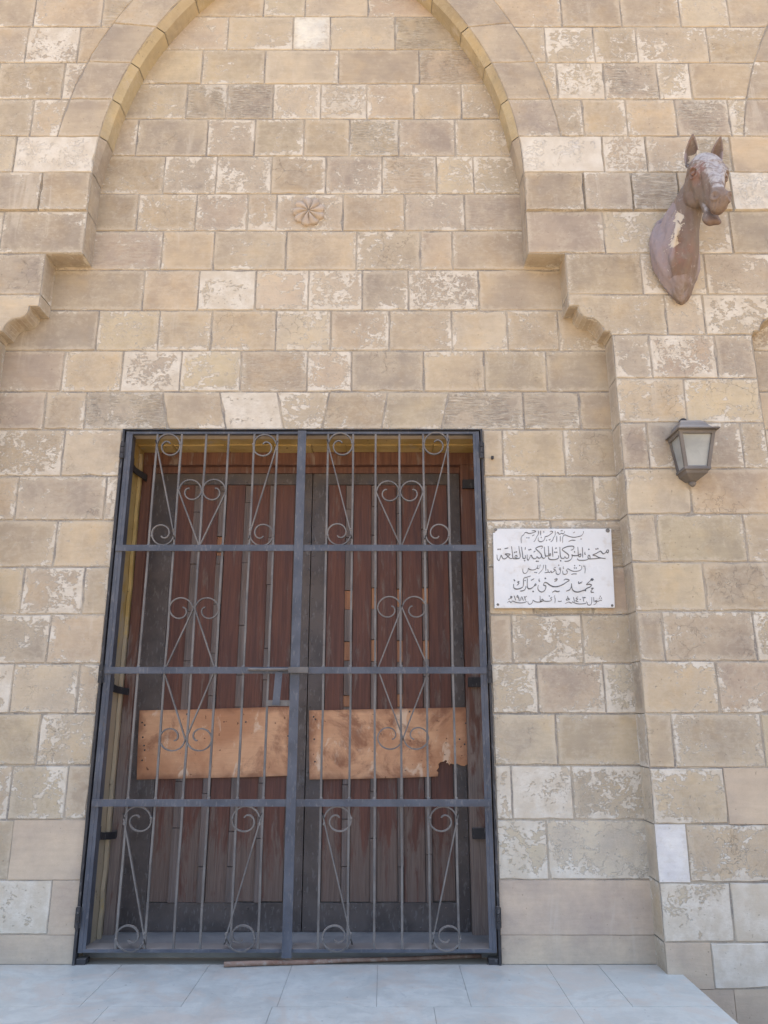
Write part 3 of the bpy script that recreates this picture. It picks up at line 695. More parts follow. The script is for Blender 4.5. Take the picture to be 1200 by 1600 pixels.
# ------------------------------------------------------------------ WOODEN DOOR
YF = .46
door = empty('wooden_door', (CX, YF, .036), 'old red-brown double plank door with nailed iron cladding behind the grille', 'door')
fr = MB()
LTOP, LMID, LBOT = OPZ - .006, zat(712, YD), zat(726, YD)
XL, XLi = OPX0 + .012, xat(228, 900, YF); XRi, XR = xat(722, 900, YF), OPX1 - .010
fr.box((XL, YD, LBOT), (XR, YF + .06, zat(707, YD) + .001)); fr.box((XL, YD + .05, LBOT - .045), (XR, YF + .06, LBOT - .001))
fr.box((XL, YD + .012, zat(707, YD) + .003), (XR, YF + .06, LTOP))
fr.box((XL, YD, .036), (XLi, YF + .06, LBOT - .002)); fr.box((XRi, YD, .036), (XR, YF + .06, LBOT - .002))
fr.build('door_frame', M['framewood'], door, bevel=.006)
DB, DT = zat(1456, YF), LBOT - .047
def leaf(xa, xb, planks, raws=(), name='door_leaf'):
    """planks: pixel spans at image row 900"""
    X = lambda p: xat(p, 900, YF)
    mb = MB(); pz1, pz0 = zat(757, YF), zat(1411, YF)
    pl0, pl1 = X(planks[0][0]), X(planks[-1][1])
    mb.box((xa, YF, DB), (pl0 - .002, YF + .045, DT)); mb.box((pl1 + .002, YF, DB), (xb, YF + .045, DT))
    mb.box((pl0 - .002, YF + .001, DB), (pl1 + .002, YF + .045, pz0)); mb.box((pl0 - .002, YF + .001, pz1), (pl1 + .002, YF + .045, DT))
    mb.box((pl0 - .002, YF + .03, pz0), (pl1 + .002, YF + .044, pz1))
    # laps between cladding sheets and the nail heads
    for xs, xe in ((xa, pl0), (pl1, xb)):
        for z in (zat(1362, YF), zat(900, YF), zat(1130, YF)):
            mb.box((xs + .001, YF - .0016, z - .001), (xe - .003, YF + .001, z + .55 if z < 1.2 else z + .003))
    z = DB + .03
    while z < DT - .03:
        for x in (xa + .014, pl0 - .016, pl1 + .014, xb - .012):
            mb.dome((x + random.uniform(-.003, .003), YF - .0014, z + random.uniform(-.012, .012)), (0, -1, 0), .0065, .005)
        z += .098
    n = 6
    for zz in (DB + .02, pz0 - .03, pz1 + .018):
        for i in range(n):
            mb.dome((pl0 + (pl1 - pl0) * (i + .5) / n + random.uniform(-.01, .01), YF - .001, zz), (0, -1, 0), .0068, .005)
    lf = mb.build(name, M['clad'], door)
    for a, b in planks:
        q = MB(); q.box((X(a) + .001, YF + .006 + random.uniform(-.002, .002), pz0 + random.uniform(.002, .012)), (X(b) - .001, YF + .028, pz1 - .003))
        q.build('plank', M['wood'], lf, bevel=.004)
    for bi, ((a, b), (c, d)) in enumerate(zip(planks, planks[1:])):
        q = MB(); xs, xe = X(b) + .001, X(c) - .001
        rz = sorted((zat(yb_, YF), zat(yt_, YF)) for w_, yt_, yb_ in raws if w_ == bi)
        cuts = [pz0 + .004]
        marks = [(z0_, z1_, 1) for z0_, z1_ in rz]
        segs = []; z = pz0 + .004
        while z < pz1 - .012:
            nx = next((m for m in marks if m[0] >= z - .003), None)
            if nx and abs(nx[0] - z) < .004: segs.append((z, nx[1], 1)); z = nx[1]; continue
            e = min(z + random.choice([.2, .32, .42, .27, .36]), nx[0] if nx else pz1 - .006)
            segs.append((z, e, 0)); z = e
        for z, e, israw in segs:
            if e - z < .006: continue
            ins = random.uniform(0, .003); dz = random.uniform(-.005, .005) + (.012 if israw else 0)
            q.box((xs + ins, YF - .006 + dz, z), (xe - ins, YF + .027, e - .004), israw)
        q.build('batten', [M['batten'], M['rawwood']], lf, bevel=.0022)
    return lf
gapx = xat(485, 900, YF)
leaf(XLi + .004, gapx - .003, [(266, 296), (307.5, 336), (348, 377), (386.5, 417), (426.5, 457)], [(1, 838, 852), (1, 862, 868)])
leaf(gapx + .003, XRi - .004, [(511, 539), (551.5, 580), (589.5, 619.5), (628.5, 659), (669, 701)], [(0, 922, 952), (1, 918, 951), (2, 920, 948), (3, 918, 943), (0, 1002, 1032), (1, 999, 1033), (2, 1000, 1034), (3, 1000, 1030), (0, 1086, 1104), (2, 1084, 1104)])
# hold-open hooks and pintles on the frame
for (x, y, right) in ((222, 748, 0), (195, 1081, 0), (180, 1304, 0), (733, 757, 1), (742, 1066, 1), (748, 1302, 1)):
    q = MB(); c = at(x, y, YD - .02 if not right else YD - .01)
    if not right:
        q.sweep([Vector((OPX0 + .006, YD - .24, c.z + .03)), Vector((OPX0 + .016, YD - .16, c.z + .012)), Vector((OPX0 + .05, YD - .05, c.z)), Vector((XLi - .03, YD - .008, c.z + .004))],
                [(-.006, -.02), (.006, -.02), (.006, .02), (-.006, .02)], Vector((0, 0, 1)))
        q.box((OPX0 + .006, YD - .26, c.z + .0), (OPX0 + .026, YD - .225, c.z + .075))
    else: q.box((XRi + .012, YD - .03, c.z - .03), (XR - .004, YD - .001, c.z + .03))
    q.build('strap_hinge', M['dark_iron'], door, bevel=.002)

# ------------------------------------------------------------------ PLYWOOD BOARDS
def board(poly, label, nails, pm='ply'):
    mb = MB(); Yb = YF - .013
    P = [at(x, y, Yb) for x, y in poly]
    P = [Vector((p.x, Yb, p.z)) for p in P]
    x0, x1 = min(p.x for p in P), max(p.x for p in P); z0, z1 = min(p.z for p in P), max(p.z for p in P)
    uv = [((p.x - x0) / (x1 - x0), (p.z - z0) / (z1 - z0)) for p in P]
    B = [Vector((p.x, Yb + .011, p.z)) for p in P]
    mb.face(P[::-1], 0, uv[::-1]); mb.face(B, 0, uv)
    n = len(P)
    for i in range(n): k = (i + 1) % n; mb.face([P[i], P[k], B[k], B[i]], 0, [uv[i], uv[k], uv[k], uv[i]])
    for x, y in nails: mb.dome(at(x, y, Yb - .001), (0, -1, 0), .006, .003, 1, 6)
    o = mb.build('plywood_board', [M[pm], M['dark_iron']])
    return tag(o, label, 'wooden board', 'plywood boards nailed across the door')
board([(218, 1110), (300, 1108.5), (380, 1106), (457, 1104), (455, 1160), (453, 1212), (380, 1214.5), (300, 1216), (213.5, 1218), (215, 1170)],
      'orange plywood board with whole straight edges, nailed across the left door leaf', [(222, 1129), (226, 1133), (223, 1152), (225, 1165), (222, 1188), (226, 1172), (450, 1150), (453, 1190), (292, 1116), (384, 1128)])
tear = [(684, 1213), (685, 1207), (682, 1204), (686, 1199), (685, 1194), (688, 1191), (693, 1190), (696, 1187.5), (699, 1189), (697, 1192), (701, 1193), (702, 1196), (704, 1193), (708, 1194), (714, 1193), (720, 1196), (726, 1197), (729, 1195), (733, 1192), (732.5, 1187)]
board([(483, 1110), (560, 1108.5), (640, 1107), (731, 1105), (733, 1150)] + tear[::-1] + [(640, 1215), (560, 1217), (483.5, 1218), (483, 1160)],
      'stained orange plywood board with a torn lower right corner on the right door leaf', [(490, 1120), (493, 1124), (491, 1155), (492, 1190), (640, 1112), (728, 1130), (718, 1155), (726, 1163)], 'ply_stained')

# ------------------------------------------------------------------ IRON GATE
gate = empty('iron_gate', (CX, 0, 0), 'dark grey wrought iron double gate with scrolls and hearts filling the doorway', 'gate')
GT, GB = zat(675), zat(1488)
GL, GR = -1.643, .606
of = MB()                                                       # fixed angle-iron frame
of.box((OPX0 + .003, -.022, .001), (GL - .008, .03, OPZ - .004)); of.box((GR + .008, -.022, .001), (OPX1 - .003, .03, OPZ - .004))
of.box((GL - .007, -.02, GT + .006), (GR + .007, .03, OPZ - .004))
of.box((GL - .006, -.012, .0005), (GL + .045, .05, .028)); of.box((GR - .045, -.012, .0005), (GR + .006, .05, .028))
of.build('gate_frame', M['dark_iron'], gate)
RZ = [zat(857), zat(1047.5), zat(1254)]
def strip_path(mb, pts, wd=.017, th=.0075, Y=-.005):
    path = [Vector((p[0], Y, p[1])) for p in pts]
    h, q = th / 2, wd / 2
    mb.sweep(path, [(-h, -q), (h, -q), (h, q), (-h, q)], Vector((0, 1, 0)))
def smooth_pts(pts, n=5):
    out = []
    P = [pts[0]] + pts + [pts[-1]]
    for i in range(1, len(P) - 2):
        for k in range(n):
            t = k / n; a, b, c, d = P[i - 1], P[i], P[i + 1], P[i + 2]
            out.append(tuple(.5 * (2 * b[j] + (c[j] - a[j]) * t + (2 * a[j] - 5 * b[j] + 4 * c[j] - d[j]) * t * t + (3 * b[j] - a[j] - 3 * c[j] + d[j]) * t ** 3) for j in (0, 1)))
    out.append(pts[-1]); return out
def curl(cx, cy, r, a0, turns, r_end):
    """spiral in pixels, from the rim (angle a0, image axes, y down) inwards; sign of turns is the direction"""
    n = int(abs(turns) * 26); out = []
    for i in range(n + 1):
        t = i / n; a = a0 + turns * 2 * math.pi * t
        rr = r * (1 - t) + r_end * t if abs(turns) < .4 else r * (1 - max(0, t - .42) / .58) + r_end * max(0, t - .42) / .58
        sh = max(0, t - .42) / .58
        out.append((cx + rr * math.cos(a), cy + rr * math.sin(a)))
    return out
def world(pts): return [(at(x, y).x, at(x, y).z) for x, y in pts]
PI = math.pi
def s_scroll(parent, top, bot, rt, rb, left=True):
    """S-shaped strip: curl at the top, straight diagonal, curl at the bottom"""
    s = 1 if left else -1
    # top curl: leaves the circle on its outer side (left for s = 1), runs over the top and curls inwards
    a_out = PI if left else 0
    c1 = curl(top[0], top[1], rt, a_out - s * .12, s * 1.38, rt * .22)
    a_in = 0 if left else PI
    c2 = curl(bot[0], bot[1], rb, a_in - s * .12, s * 1.38, rb * .22)
    q = MB(); strip_path(q, world(smooth_pts(c1[::-1] + c2, 2)))
    for px_, py_ in ((top[0] - s * rt, top[1] + 6), (top[0] + s * rt, top[1] - 3), (bot[0] + s * rb, bot[1] - 6), (bot[0] - s * rb, bot[1] + 3)):
        c_ = at(px_, py_); q.dome((c_.x, -.012, c_.z), (random.uniform(-.3, .3), -1, random.uniform(-.3, .3)), .0085, .006, 0, 7)
    return q.build('scroll', M['bar_iron'], parent, merge=.0004)
def lobe(parent, tipp, cen, r, side, flip):
    """half a heart: from the point, out along the diagonal, round the lobe and curling in.  side -1 left, +1 right; flip: lobe below"""
    a_out = PI if side < 0 else 0
    d = 1 if side < 0 else -1
    if flip: d = -d
    c = curl(cen[0], cen[1], r, a_out - d * .1, d * 1.22, r * .25)
    q = MB(); strip_path(q, world(smooth_pts([tipp, ((tipp[0] + c[0][0]) / 2, (tipp[1] + c[0][1]) / 2)] + c, 2)))
    return q.build('scroll', M['bar_iron'], parent, merge=.0004)
def wing(parent, foot, cen, r, side, flip):
    """diagonal from the rail to the middle bar, then over into an outward lobe"""
    a_in = 0 if side < 0 else PI
    d = -1 if side < 0 else 1
    if flip: d = -d
    c = curl(cen[0], cen[1], r, a_in + d * .02, d * 1.15, r * .25)
    q = MB(); strip_path(q, world(smooth_pts([foot, ((foot[0] + c[0][0]) / 2, (foot[1] + c[0][1]) / 2)] + c, 2)))
    return q.build('scroll', M['bar_iron'], parent, merge=.0004)
CXL, CXR = xat(466, 690), xat(479, 690)                          # the broad meeting bar
def gate_leaf(x0, x1, bars, meet_left):
    mb = MB(); dp = .105
    sw = .022
    if not meet_left:
        mb.box((x0, -.012, GB), (x0 + sw, dp, GT)); mb.box((x0 + sw + .0005, -.010, GB), (x0 + .040, -.005, GT - .005))
        mb.box((x1 - .012, -.008, GB + .001), (x1 - .001, .05, GT - .001))
    else:
        mb.box((x1 - sw, -.012, GB), (x1, dp, GT)); mb.box((x1 - .040, -.010, GB), (x1 - sw - .0005, -.005, GT - .005))
        mb.box((x0 + .001, -.008, GB + .001), (x0 + .012, .05, GT - .001))
    mb.box((x0 + sw + .001, -.011, GT - .016), (x1 - sw - .001, .022, GT - .001))
    mb.box((x0 + sw + .001, -.011, GB + .001), (x1 - sw - .001, dp - .002, GB + .018))
    lf = mb.build('gate_leaf', M['frame_iron'], gate, bevel=.0015)
    for z in RZ:
        q = MB(); q.box((x0 + (.002 if not meet_left else .012), -.021, z - .019), (x1 - (.012 if not meet_left else .002), -.0125, z + .019)); q.build('rail', M['frame_iron'], lf, bevel=.0015)
    for b in bars:
        x = xat(b, 680); q = MB(); path_ = [Vector((x + random.uniform(-.0016, .0016) * (0 < i < 14), -.005 + random.uniform(-.0012, .0012), GB + .019 + (GT - GB - .036) * i / 14)) for i in range(15)]
        q.sweep(path_, [(-.006, -.006), (.006, -.006), (.006, .006), (-.006, .006)], Vector((0, 1, 0)))
        for z in RZ: q.dome((x + random.uniform(-.003, .003), -.0115, z + .0225), (0, -1, .2), .010, .006, 0, 7)
        q.build('bar', M['bar_iron'], lf, bevel=.001)
    hx = x0 - .012 if not meet_left else x1 + .012
    for y in (705, 1053, 1432):
        z = zat(y); q = MB()
        n = 10
        for i in range(3):
            q.sweep([Vector((hx, -.026, z - .055 + i * .038)), Vector((hx, -.026, z - .055 + i * .038 + .034))], [(.011 * math.cos(2 * PI * k / n), .011 * math.sin(2 * PI * k / n)) for k in range(n)], Vector((0, 1, 0)))
        q.box((hx - .016, -.024, z - .05), (hx + .016, -.020, z + .05))
        q.build('hinge', M['dark_iron'], lf)
    return lf
lfL = gate_leaf(GL, xat(472.5, 690) - .001, [247, 285, 323, 358, 398, 434], False)
lfR = gate_leaf(xat(472.5, 690) + .001, GR, [513, 552, 587, 624, 661, 699], True)
s_scroll(lfL, (264, 697), (255, 835), 18, 17, True); s_scroll(lfL, (414, 698), (409, 835), 18, 18, False)
s_scroll(lfR, (532, 696), (530, 834), 18.5, 18, True); s_scroll(lfR, (681, 695), (683, 835), 18.5, 18, False)
lobe(lfL, (311, 852), (298, 768), 17.5, -1, False); lobe(lfL, (313, 852), (335, 768), 18, 1, False)
lobe(lfR, (625, 852), (606, 770), 17.5, -1, False); lobe(lfR, (628, 852), (643, 770), 17.5, 1, False)
wing(lfL, (259, 1045), (283.5, 953), 18.5, -1, False); wing(lfL, (336, 1045), (324, 953), 18.5, 1, False)
wing(lfR, (591, 1043), (608.5, 951), 18.5, -1, False); wing(lfR, (669, 1043), (647, 951), 18.5, 1, False)
wing(lfL, (257, 1050), (269.5, 1153), 20, -1, True); wing(lfL, (335, 1050), (311.5, 1153), 20, 1, True)
wing(lfR, (592, 1050), (609.5, 1151), 19.5, -1, True); wing(lfR, (669, 1050), (650, 1151), 19.5, 1, True)
s_scroll(lfL, (216, 1281), (204, 1464), 21, 22, True); s_scroll(lfL, (385, 1281), (376, 1464), 21.5, 22, False)
s_scroll(lfR, (527.5, 1281), (526, 1464), 21, 22, True); s_scroll(lfR, (692.5, 1281), (698, 1464), 21, 21, False)
q = MB(); q.box((CXL, -.030, GB - .02), (CXR, -.0215, GT - .002)); q.build('meeting_bar', M['frame_iron'], lfL, bevel=.002)
# sliding bolt with hasp
q = MB(); a, b = at(388, 1046, -.04), at(481, 1046, -.04); n = 10
q.sweep([a, b], [(.0085 * math.cos(2 * PI * k / n), .0085 * math.sin(2 * PI * k / n)) for k in range(n)], Vector((0, 0, 1)))
c = at(451, 1047, -.03); e = at(482, 1047, -.03); q.box((c.x, -.052, c.z - .016), (e.x, -.031, c.z + .017))
bo = q.build('sliding_bolt', M['bar_iron'], lfL, bevel=.0015)
q = MB(); p0, p1 = at(436, 1050, -.034), at(431, 1102, -.034)
q.sweep([p0, p1], [(-.021, -.002), (.021, -.002), (.021, .002), (-.021, .002)], Vector((0, 1, 0)))
q.build('hasp', M['frame_iron'], lfL)
q = MB(); p0, p1 = at(416, 1094, -.02), at(456, 1103, -.02); q.box((p0.x, -.02, p1.z), (p1.x, -.014, p0.z)); q.build('lock_plate', M['bar_iron'], lfL, bevel=.001)

# ------------------------------------------------------------------ rusty rod lying before the gate
q = MB(); a, b = gnd(350, 1507, .013), gnd(752, 1494, .013); n = 10
path = [a.lerp(b, t / 12) + Vector((0, 0, .0015 * math.sin(t * 1.3))) for t in range(13)]
q.sweep(path, lambda t: [((.013 - .003 * t) * math.cos(2 * PI * k / n), (.013 - .003 * t) * math.sin(2 * PI * k / n)) for k in range(n)], Vector((0, 0, 1)))
tag(q.build('rusty_rod', M['rod'], None, smooth=True, merge=.0001), 'long brown rusty rod lying on the marble below the gate', 'rod')

# ------------------------------------------------------------------ PLAQUE with its inscription
pq = empty('marble_plaque', (1.026, -.0, 2.15), 'white marble plaque with five lines of grey Arabic lettering', 'plaque')
YP = -.034
c00, c10, c11, c01 = at(773, 950, YP), at(961, 949.5, YP), at(955, 826, YP), at(770, 826, YP)
mb = MB(); P = [(c00.x, c00.z), (c10.x, c10.z), (c11.x, c11.z)]
k1, k2 = at(778, 826, YP), at(770.5, 832, YP)
P += [(k1.x, k1.z), (k1.x - .012, k1.z - .012), (k2.x + .012, k2.z), (k2.x, k2.z - .004)]
mb.face([(x, YP, z) for x, z in P]); mb.face([(x, -.004, z) for x, z in P][::-1])
for i in range(len(P)):
    k = (i + 1) % len(P); mb.face([(P[k][0], YP, P[k][1]), (P[i][0], YP, P[i][1]), (P[i][0], -.004, P[i][1]), (P[k][0], -.004, P[k][1])])
mb.build('slab', M['plaque'], pq, bevel=.002, merge=.0001)
for x, y, r in ((949.5, 829, .013), (778, 944.5, .0075), (956.5, 946, .0075), (774.5, 827.5, .009)):
    q = MB(); c = at(x, y, YP)
    q.dome((c.x, YP - .001, c.z), (0, -1, 0), r, .005, 0, 14); q.build('screw', M['screw'], pq)
C1, C2_, C3, C4 = (765, 820), (862, 820), (765, 875), (862, 875)
LINES = {
 1: [(C2_, [(595,120),(590,160),(560,200),(500,222),(420,235),(340,222),(290,205),(250,190),(220,205),(205,250),(205,335)]), (C2_, [(400,155),(435,135)]), (C2_, [(315,318),(370,290),(445,292)]),
     (C2_, [(160,210),(160,315)]), (C2_, [(95,210),(95,325)]), (C2_, [(240,120),(235,150),(215,170),(180,160),(160,175),(140,175),(125,150),(105,140),(100,165)]), (C2_, [(165,120),(185,110),(205,115)]),
     (C2_, [(65,115),(65,190),(40,235),(10,300)]), (C2_, [(5,120),(18,135),(5,155)]), (C1, [(1130,130),(1160,120),(1185,140),(1150,170),(1110,200),(1080,215),(1040,225),(1030,270),(990,310),(950,318),(915,295),(912,240)]),
     (C1, [(1200,230),(1185,285),(1145,320)]), (C1, [(1110,270),(1130,285),(1145,260)]), (C1, [(1065,280),(1070,300)]), (C1, [(1015,115),(1018,150)]), (C1, [(955,110),(957,200)]), (C1, [(915,110),(915,170),(880,230),(855,290),(825,320)]),
     (C1, [(790,115),(825,108),(865,125),(820,145),(770,160),(730,160),(690,145),(660,150),(640,185),(605,215),(590,260),(595,345)]), (C1, [(795,210),(840,185)]),
     (C2_, [(552,265)]), (C1, [(968,238)]), (C1, [(700,245)]), (C1, [(738,245)])],
 2: [(C2_, [(1025,505),(1030,480),(1060,475),(1065,510),(1045,525),(1025,505),(1000,530),(970,545),(940,520),(915,495),(880,510),(830,540),(770,565),(820,580),(880,610),(940,625),(1010,632)]),
     (C2_, [(940,626),(880,628),(800,636),(720,641),(690,640),(640,662),(560,668),(500,660),(478,630)]), (C2_, [(720,640),(715,590),(695,570),(680,600),(690,640)]), (C2_, [(625,505),(620,540),(635,560)]),
     (C2_, [(575,420),(582,615)]), (C2_, [(490,415),(495,500),(502,565),(540,545),(545,590),(515,600),(497,577),(440,580),(400,575),(375,555)]), (C2_, [(375,555),(385,600),(360,650),(310,680),(240,685)]), (C2_, [(430,490),(425,510),(440,512)]),
     (C2_, [(360,480),(410,450),(412,410),(370,400),(290,410),(210,445),(200,470),(250,510),(310,560),(320,600),(300,625),(270,625),(245,590)]), (C2_, [(245,590),(240,620),(200,632),(175,615),(160,560),(152,415)]),
     (C2_, [(125,575),(130,620),(80,648),(0,655),(-54,635),(-59,600)]), (C2_, [(70,430),(80,445),(95,425)]), (C2_, [(12,410),(22,600)]),
     (C1, [(1098,400),(1105,480),(1110,562),(1135,540),(1145,570),(1120,580),(1060,585),(1045,575),(1030,500),(1025,410)]),
     (C1, [(965,450),(990,425),(985,402),(940,405),(870,435),(880,465),(930,510),(970,560),(985,610),(1020,630),(1045,605),(1048,580)]), (C1, [(970,565),(960,615),(920,625),(885,600),(870,630),(830,635),(800,610),(775,570),(740,640),(725,662),(705,640),(705,560)]),
     (C1, [(825,515),(860,490)]), (C1, [(668,570),(670,620),(645,632),(625,620),(615,540),(598,415)]), (C1, [(670,420),(665,470)]),
     (C1, [(548,400),(560,500),(575,580),(560,625),(500,636),(450,632),(435,610),(425,520),(412,405)]), (C1, [(500,635),(515,590),(490,575),(475,600),(490,632)]),
     (C1, [(440,615),(400,635),(360,610),(320,570),(290,550),(340,545),(385,555),(350,585),(310,625),(270,640),(240,620),(215,570),(195,630),(180,668),(145,640),(138,560)]), (C1, [(280,450),(350,432)]),
     (C2_, [(697,460)]), (C2_, [(832,455)]), (C2_, [(865,448)]), (C2_, [(168,675)]), (C2_, [(60,515)]), (C2_, [(95,515)]), (C1, [(740,470)]), (C1, [(770,462)]), (C1, [(878,683)]), (C1, [(908,683)]), (C1, [(657,672)]),
     (C1, [(470,518)]), (C1, [(502,508)]), (C1, [(160,460)]), (C1, [(198,458)])],
 3: [(C4, [(618,105),(628,170),(620,250)]), (C4, [(595,105),(600,125)]), (C4, [(560,110),(562,160),(530,195),(460,212),(390,208),(340,185),(300,165),(275,195),(295,215),(285,255),(245,270),(212,255),(205,200)]),
     (C4, [(220,120),(215,155),(230,160)]), (C4, [(365,272),(410,260),(470,262)]), (C4, [(160,190),(140,170),(158,145),(167,190),(155,250),(120,272),(85,250),(82,200)]), (C4, [(80,140),(50,145),(40,175),(70,190),(40,215),(0,245)]),
     (C3, [(1195,215),(1165,240),(1150,205),(1130,235),(1095,225)]), (C3, [(1090,170),(1098,222),(1080,232),(1030,240)]), (C3, [(1050,90),(1055,205)]), (C3, [(1012,90),(1000,160),(965,210),(915,262)]), (C3, [(950,85),(942,125)]),
     (C3, [(940,140),(915,165),(885,150),(860,175),(800,188),(750,175),(725,160),(715,210),(680,248),(640,245),(622,210),(625,160)]), (C3, [(905,95),(900,145)]),
     (C4, [(430,105)]), (C4, [(425,150)]), (C4, [(460,150)]), (C4, [(527,103)]), (C4, [(132,97)]), (C3, [(850,235)]), (C3, [(878,237)])],
 4: [(C4, [(770,385),(778,362),(745,355),(735,372),(770,385)]), (C4, [(745,372),(700,410),(650,460),(700,455),(745,470),(720,505),(660,530),(625,560),(580,575),(500,600),(430,590),(385,545),(370,440)]), (C4, [(372,450),(365,510),(335,560),(270,585)]),
     (C4, [(735,535),(780,530),(740,570),(745,605),(790,605)]), (C4, [(500,400),(510,440),(540,425),(555,430),(572,395)]),
     (C4, [(225,380),(265,358),(330,380),(270,420),(210,460),(120,495),(40,500),(0,488),(-50,460),(-90,430),(-135,425),(-152,470),(-110,490),(-125,560),(-180,600),(-235,580),(-260,530),(-250,470)]),
     (C3, [(930,350),(925,385),(945,405)]), (C4, [(50,365),(100,355),(90,385),(50,400)]), (C4, [(10,610),(60,580),(110,595),(150,580)]),
     (C3, [(855,440),(872,468),(840,480),(855,445)]), (C3, [(842,480),(800,520),(760,540),(720,530),(705,480),(708,345)]), (C3, [(775,385),(835,350)]), (C3, [(680,490),(675,530),(640,570),(570,585)]),
     (C3, [(770,300),(690,325),(640,345),(635,420),(625,500),(570,535),(500,545),(455,520),(450,450)]), (C3, [(560,400),(525,415),(550,440),(510,475)]), (C3, [(455,360),(465,385),(480,385)]), (C3, [(660,375),(670,395)]),
     (C3, [(1045,345)]), (C3, [(815,590)]), (C4, [(630,570)])],
 5: [(C4, [(945,740),(930,762),(905,750),(885,770),(850,775),(835,760),(815,775),(840,790),(820,825),(785,838)]), (C4, [(785,695),(795,790)]), (C4, [(750,695),(750,790),(735,835),(700,845),(670,830),(670,790)]),
     (C4, [(650,770),(640,810),(560,825),(480,820),(420,800),(390,785),(370,810),(340,795),(310,790),(255,815)]), (C4, [(408,695),(430,785)]), (C4, [(490,690),(455,720),(490,735),(450,765),(500,785)]),
     (C4, [(580,690),(590,712),(612,700),(622,712),(637,692)]), (C4, [(588,700),(602,780)]), (C4, [(295,675),(310,720),(335,735),(300,750),(270,745),(310,705),(290,720)]), (C4, [(115,770),(150,778),(190,768)]), (C4, [(55,700),(65,740),(60,810)]), (C4, [(42,685),(62,668)]),
     (C3, [(1175,695),(1140,715),(1165,745),(1130,770),(1060,775),(1000,765),(950,785),(985,735),(1005,757),(960,785),(900,790),(850,780),(815,755),(800,800),(760,830),(725,815),(718,775)]), (C3, [(945,670),(948,780)]),
     (C3, [(650,680),(662,702),(678,690),(697,675)]), (C3, [(655,688),(672,765)]), (C3, [(580,765),(600,690),(635,765)]), (C3, [(540,700),(522,660),(510,695),(540,702),(558,770)]), (C3, [(460,670),(487,755)]), (C3, [(425,700),(400,710),(395,682),(420,690),(395,720),(345,740)]),
     (C3, [(700,770),(660,795),(580,805),(500,795),(430,770),(400,800),(370,770),(335,800)]), (C4, [(910,680)]), (C4, [(895,715)]), (C4, [(930,715)]), (C4, [(535,740)]), (C3, [(1120,675)])]}
for ln, strokes in LINES.items():
    mb = MB(); big = {1: .0058, 2: .0072, 3: .0058, 4: .0078, 5: .0056}[ln]
    for (ox, oy), pts in strokes:
        W_ = [at(ox + x / 12.0, oy + y / 12.0, YP) for x, y in pts]; W_ = [(p.x, p.z) for p in W_]
        yq = YP - .0012 - random.uniform(0, .0003)
        if len(W_) == 1:
            (x, z), r = W_[0], big * .72; mb.dome((x, YP - .0002, z), (0, -1, 0), r, .0015, 0, 8); continue
        sp = smooth_pts(W_, 5) if len(W_) > 2 else [tuple(Vector(W_[0]).lerp(Vector(W_[1]), t / 4)) for t in range(5)]
        n = len(sp); Lr = []
        for i, (x, z) in enumerate(sp):
            t = Vector(sp[min(i + 1, n - 1)]) - Vector(sp[max(i - 1, 0)])
            if t.length < 1e-7: t = Vector((1, 0))
            t.normalize(); ang = math.atan2(t.y, t.x)
            wd = big * (.42 + .58 * abs(math.sin(ang - R(62)))) * (.6 + .4 * min(1, 4 * min(i, n - 1 - i) / n + .25)) / 2
            nn = Vector((-t.y, t.x)) * wd
            Lr.append(((x + nn.x, yq, z + nn.y), (x - nn.x, yq, z - nn.y)))
        for (a, b), (c, d) in zip(Lr, Lr[1:]):
            mb.face([a, b, d, c])
            for e, f in ((a, c), (b, d)): mb.face([e, f, (f[0], YP - .0001, f[2]), (e[0], YP - .0001, e[2])])
    mb.build('lettering', M['ink'], pq)

# ------------------------------------------------------------------ LANTERN on the pier
lx, ly = 1.852, -DF
ez = at(1090, 669, -DF - .2).z
lan = empty('wall_lantern', (lx, ly, ez), 'bronze grey wall lantern with frosted panes on the pier below the horse head', 'wall lamp')
def ringq(hw, y0, y1, z): return [Vector((lx - hw, y0, z)), Vector((lx + hw, y0, z)), Vector((lx + hw, y1, z)), Vector((lx - hw, y1, z))]
def stack(mb, rings, cap=True):
    for a, b in zip(rings, rings[1:]):
        for i in range(4): k = (i + 1) % 4; mb.face([a[i], a[k], b[k], b[i]])
    if cap: mb.face(rings[0][::-1]); mb.face(rings[-1])
yb = -DF - .002
mb = MB(); dpt = .205
stack(mb, [ringq(.124, yb - dpt - .01, yb, ez - .004), ringq(.124, yb - dpt - .01, yb, ez + .004), ringq(.102, yb - dpt * .86, yb, ez + .016), ringq(.086, yb - dpt * .74, yb, ez + .040), ringq(.074, yb - dpt * .66, yb, ez + .066), ringq(.060, yb - dpt * .55, yb, ez + .084), ringq(.036, yb - dpt * .4, yb, ez + .096), ringq(.012, yb - dpt * .25, yb, ez + .10)])
mb.build('lamp_roof', M['lamp'], lan, smooth=False, merge=.0001, bevel=.002)
zt_, zb_ = ez - .006, at(1090, 727, -DF - .17).z
TW, TD, BW, BD = .098, .175, .066, .125
def corner(t, sx, front):
    hw = TW + (BW - TW) * t; dd = TD + (BD - TD) * t
    return Vector((lx + sx * hw, yb - (dd if front else 0), zt_ + (zb_ - zt_) * t))
mb = MB(); th_ = .0095
for sx in (-1, 1):
    mb.sweep([corner(0, sx, 1), corner(1, sx, 1)], [(-th_, -th_), (th_, -th_), (th_, th_), (-th_, th_)], Vector((0, 1, 0)))
    mb.sweep([corner(0, sx, 0) + Vector((0, -.01, 0)), corner(1, sx, 0) + Vector((0, -.01, 0))], [(-.007, -.007), (.007, -.007), (.007, .007), (-.007, .007)], Vector((0, 1, 0)))
stack(mb, [ringq(TW + .012, yb - TD - .012, yb, zt_ + .001), ringq(TW + .008, yb - TD - .008, yb, zt_ - .017)])
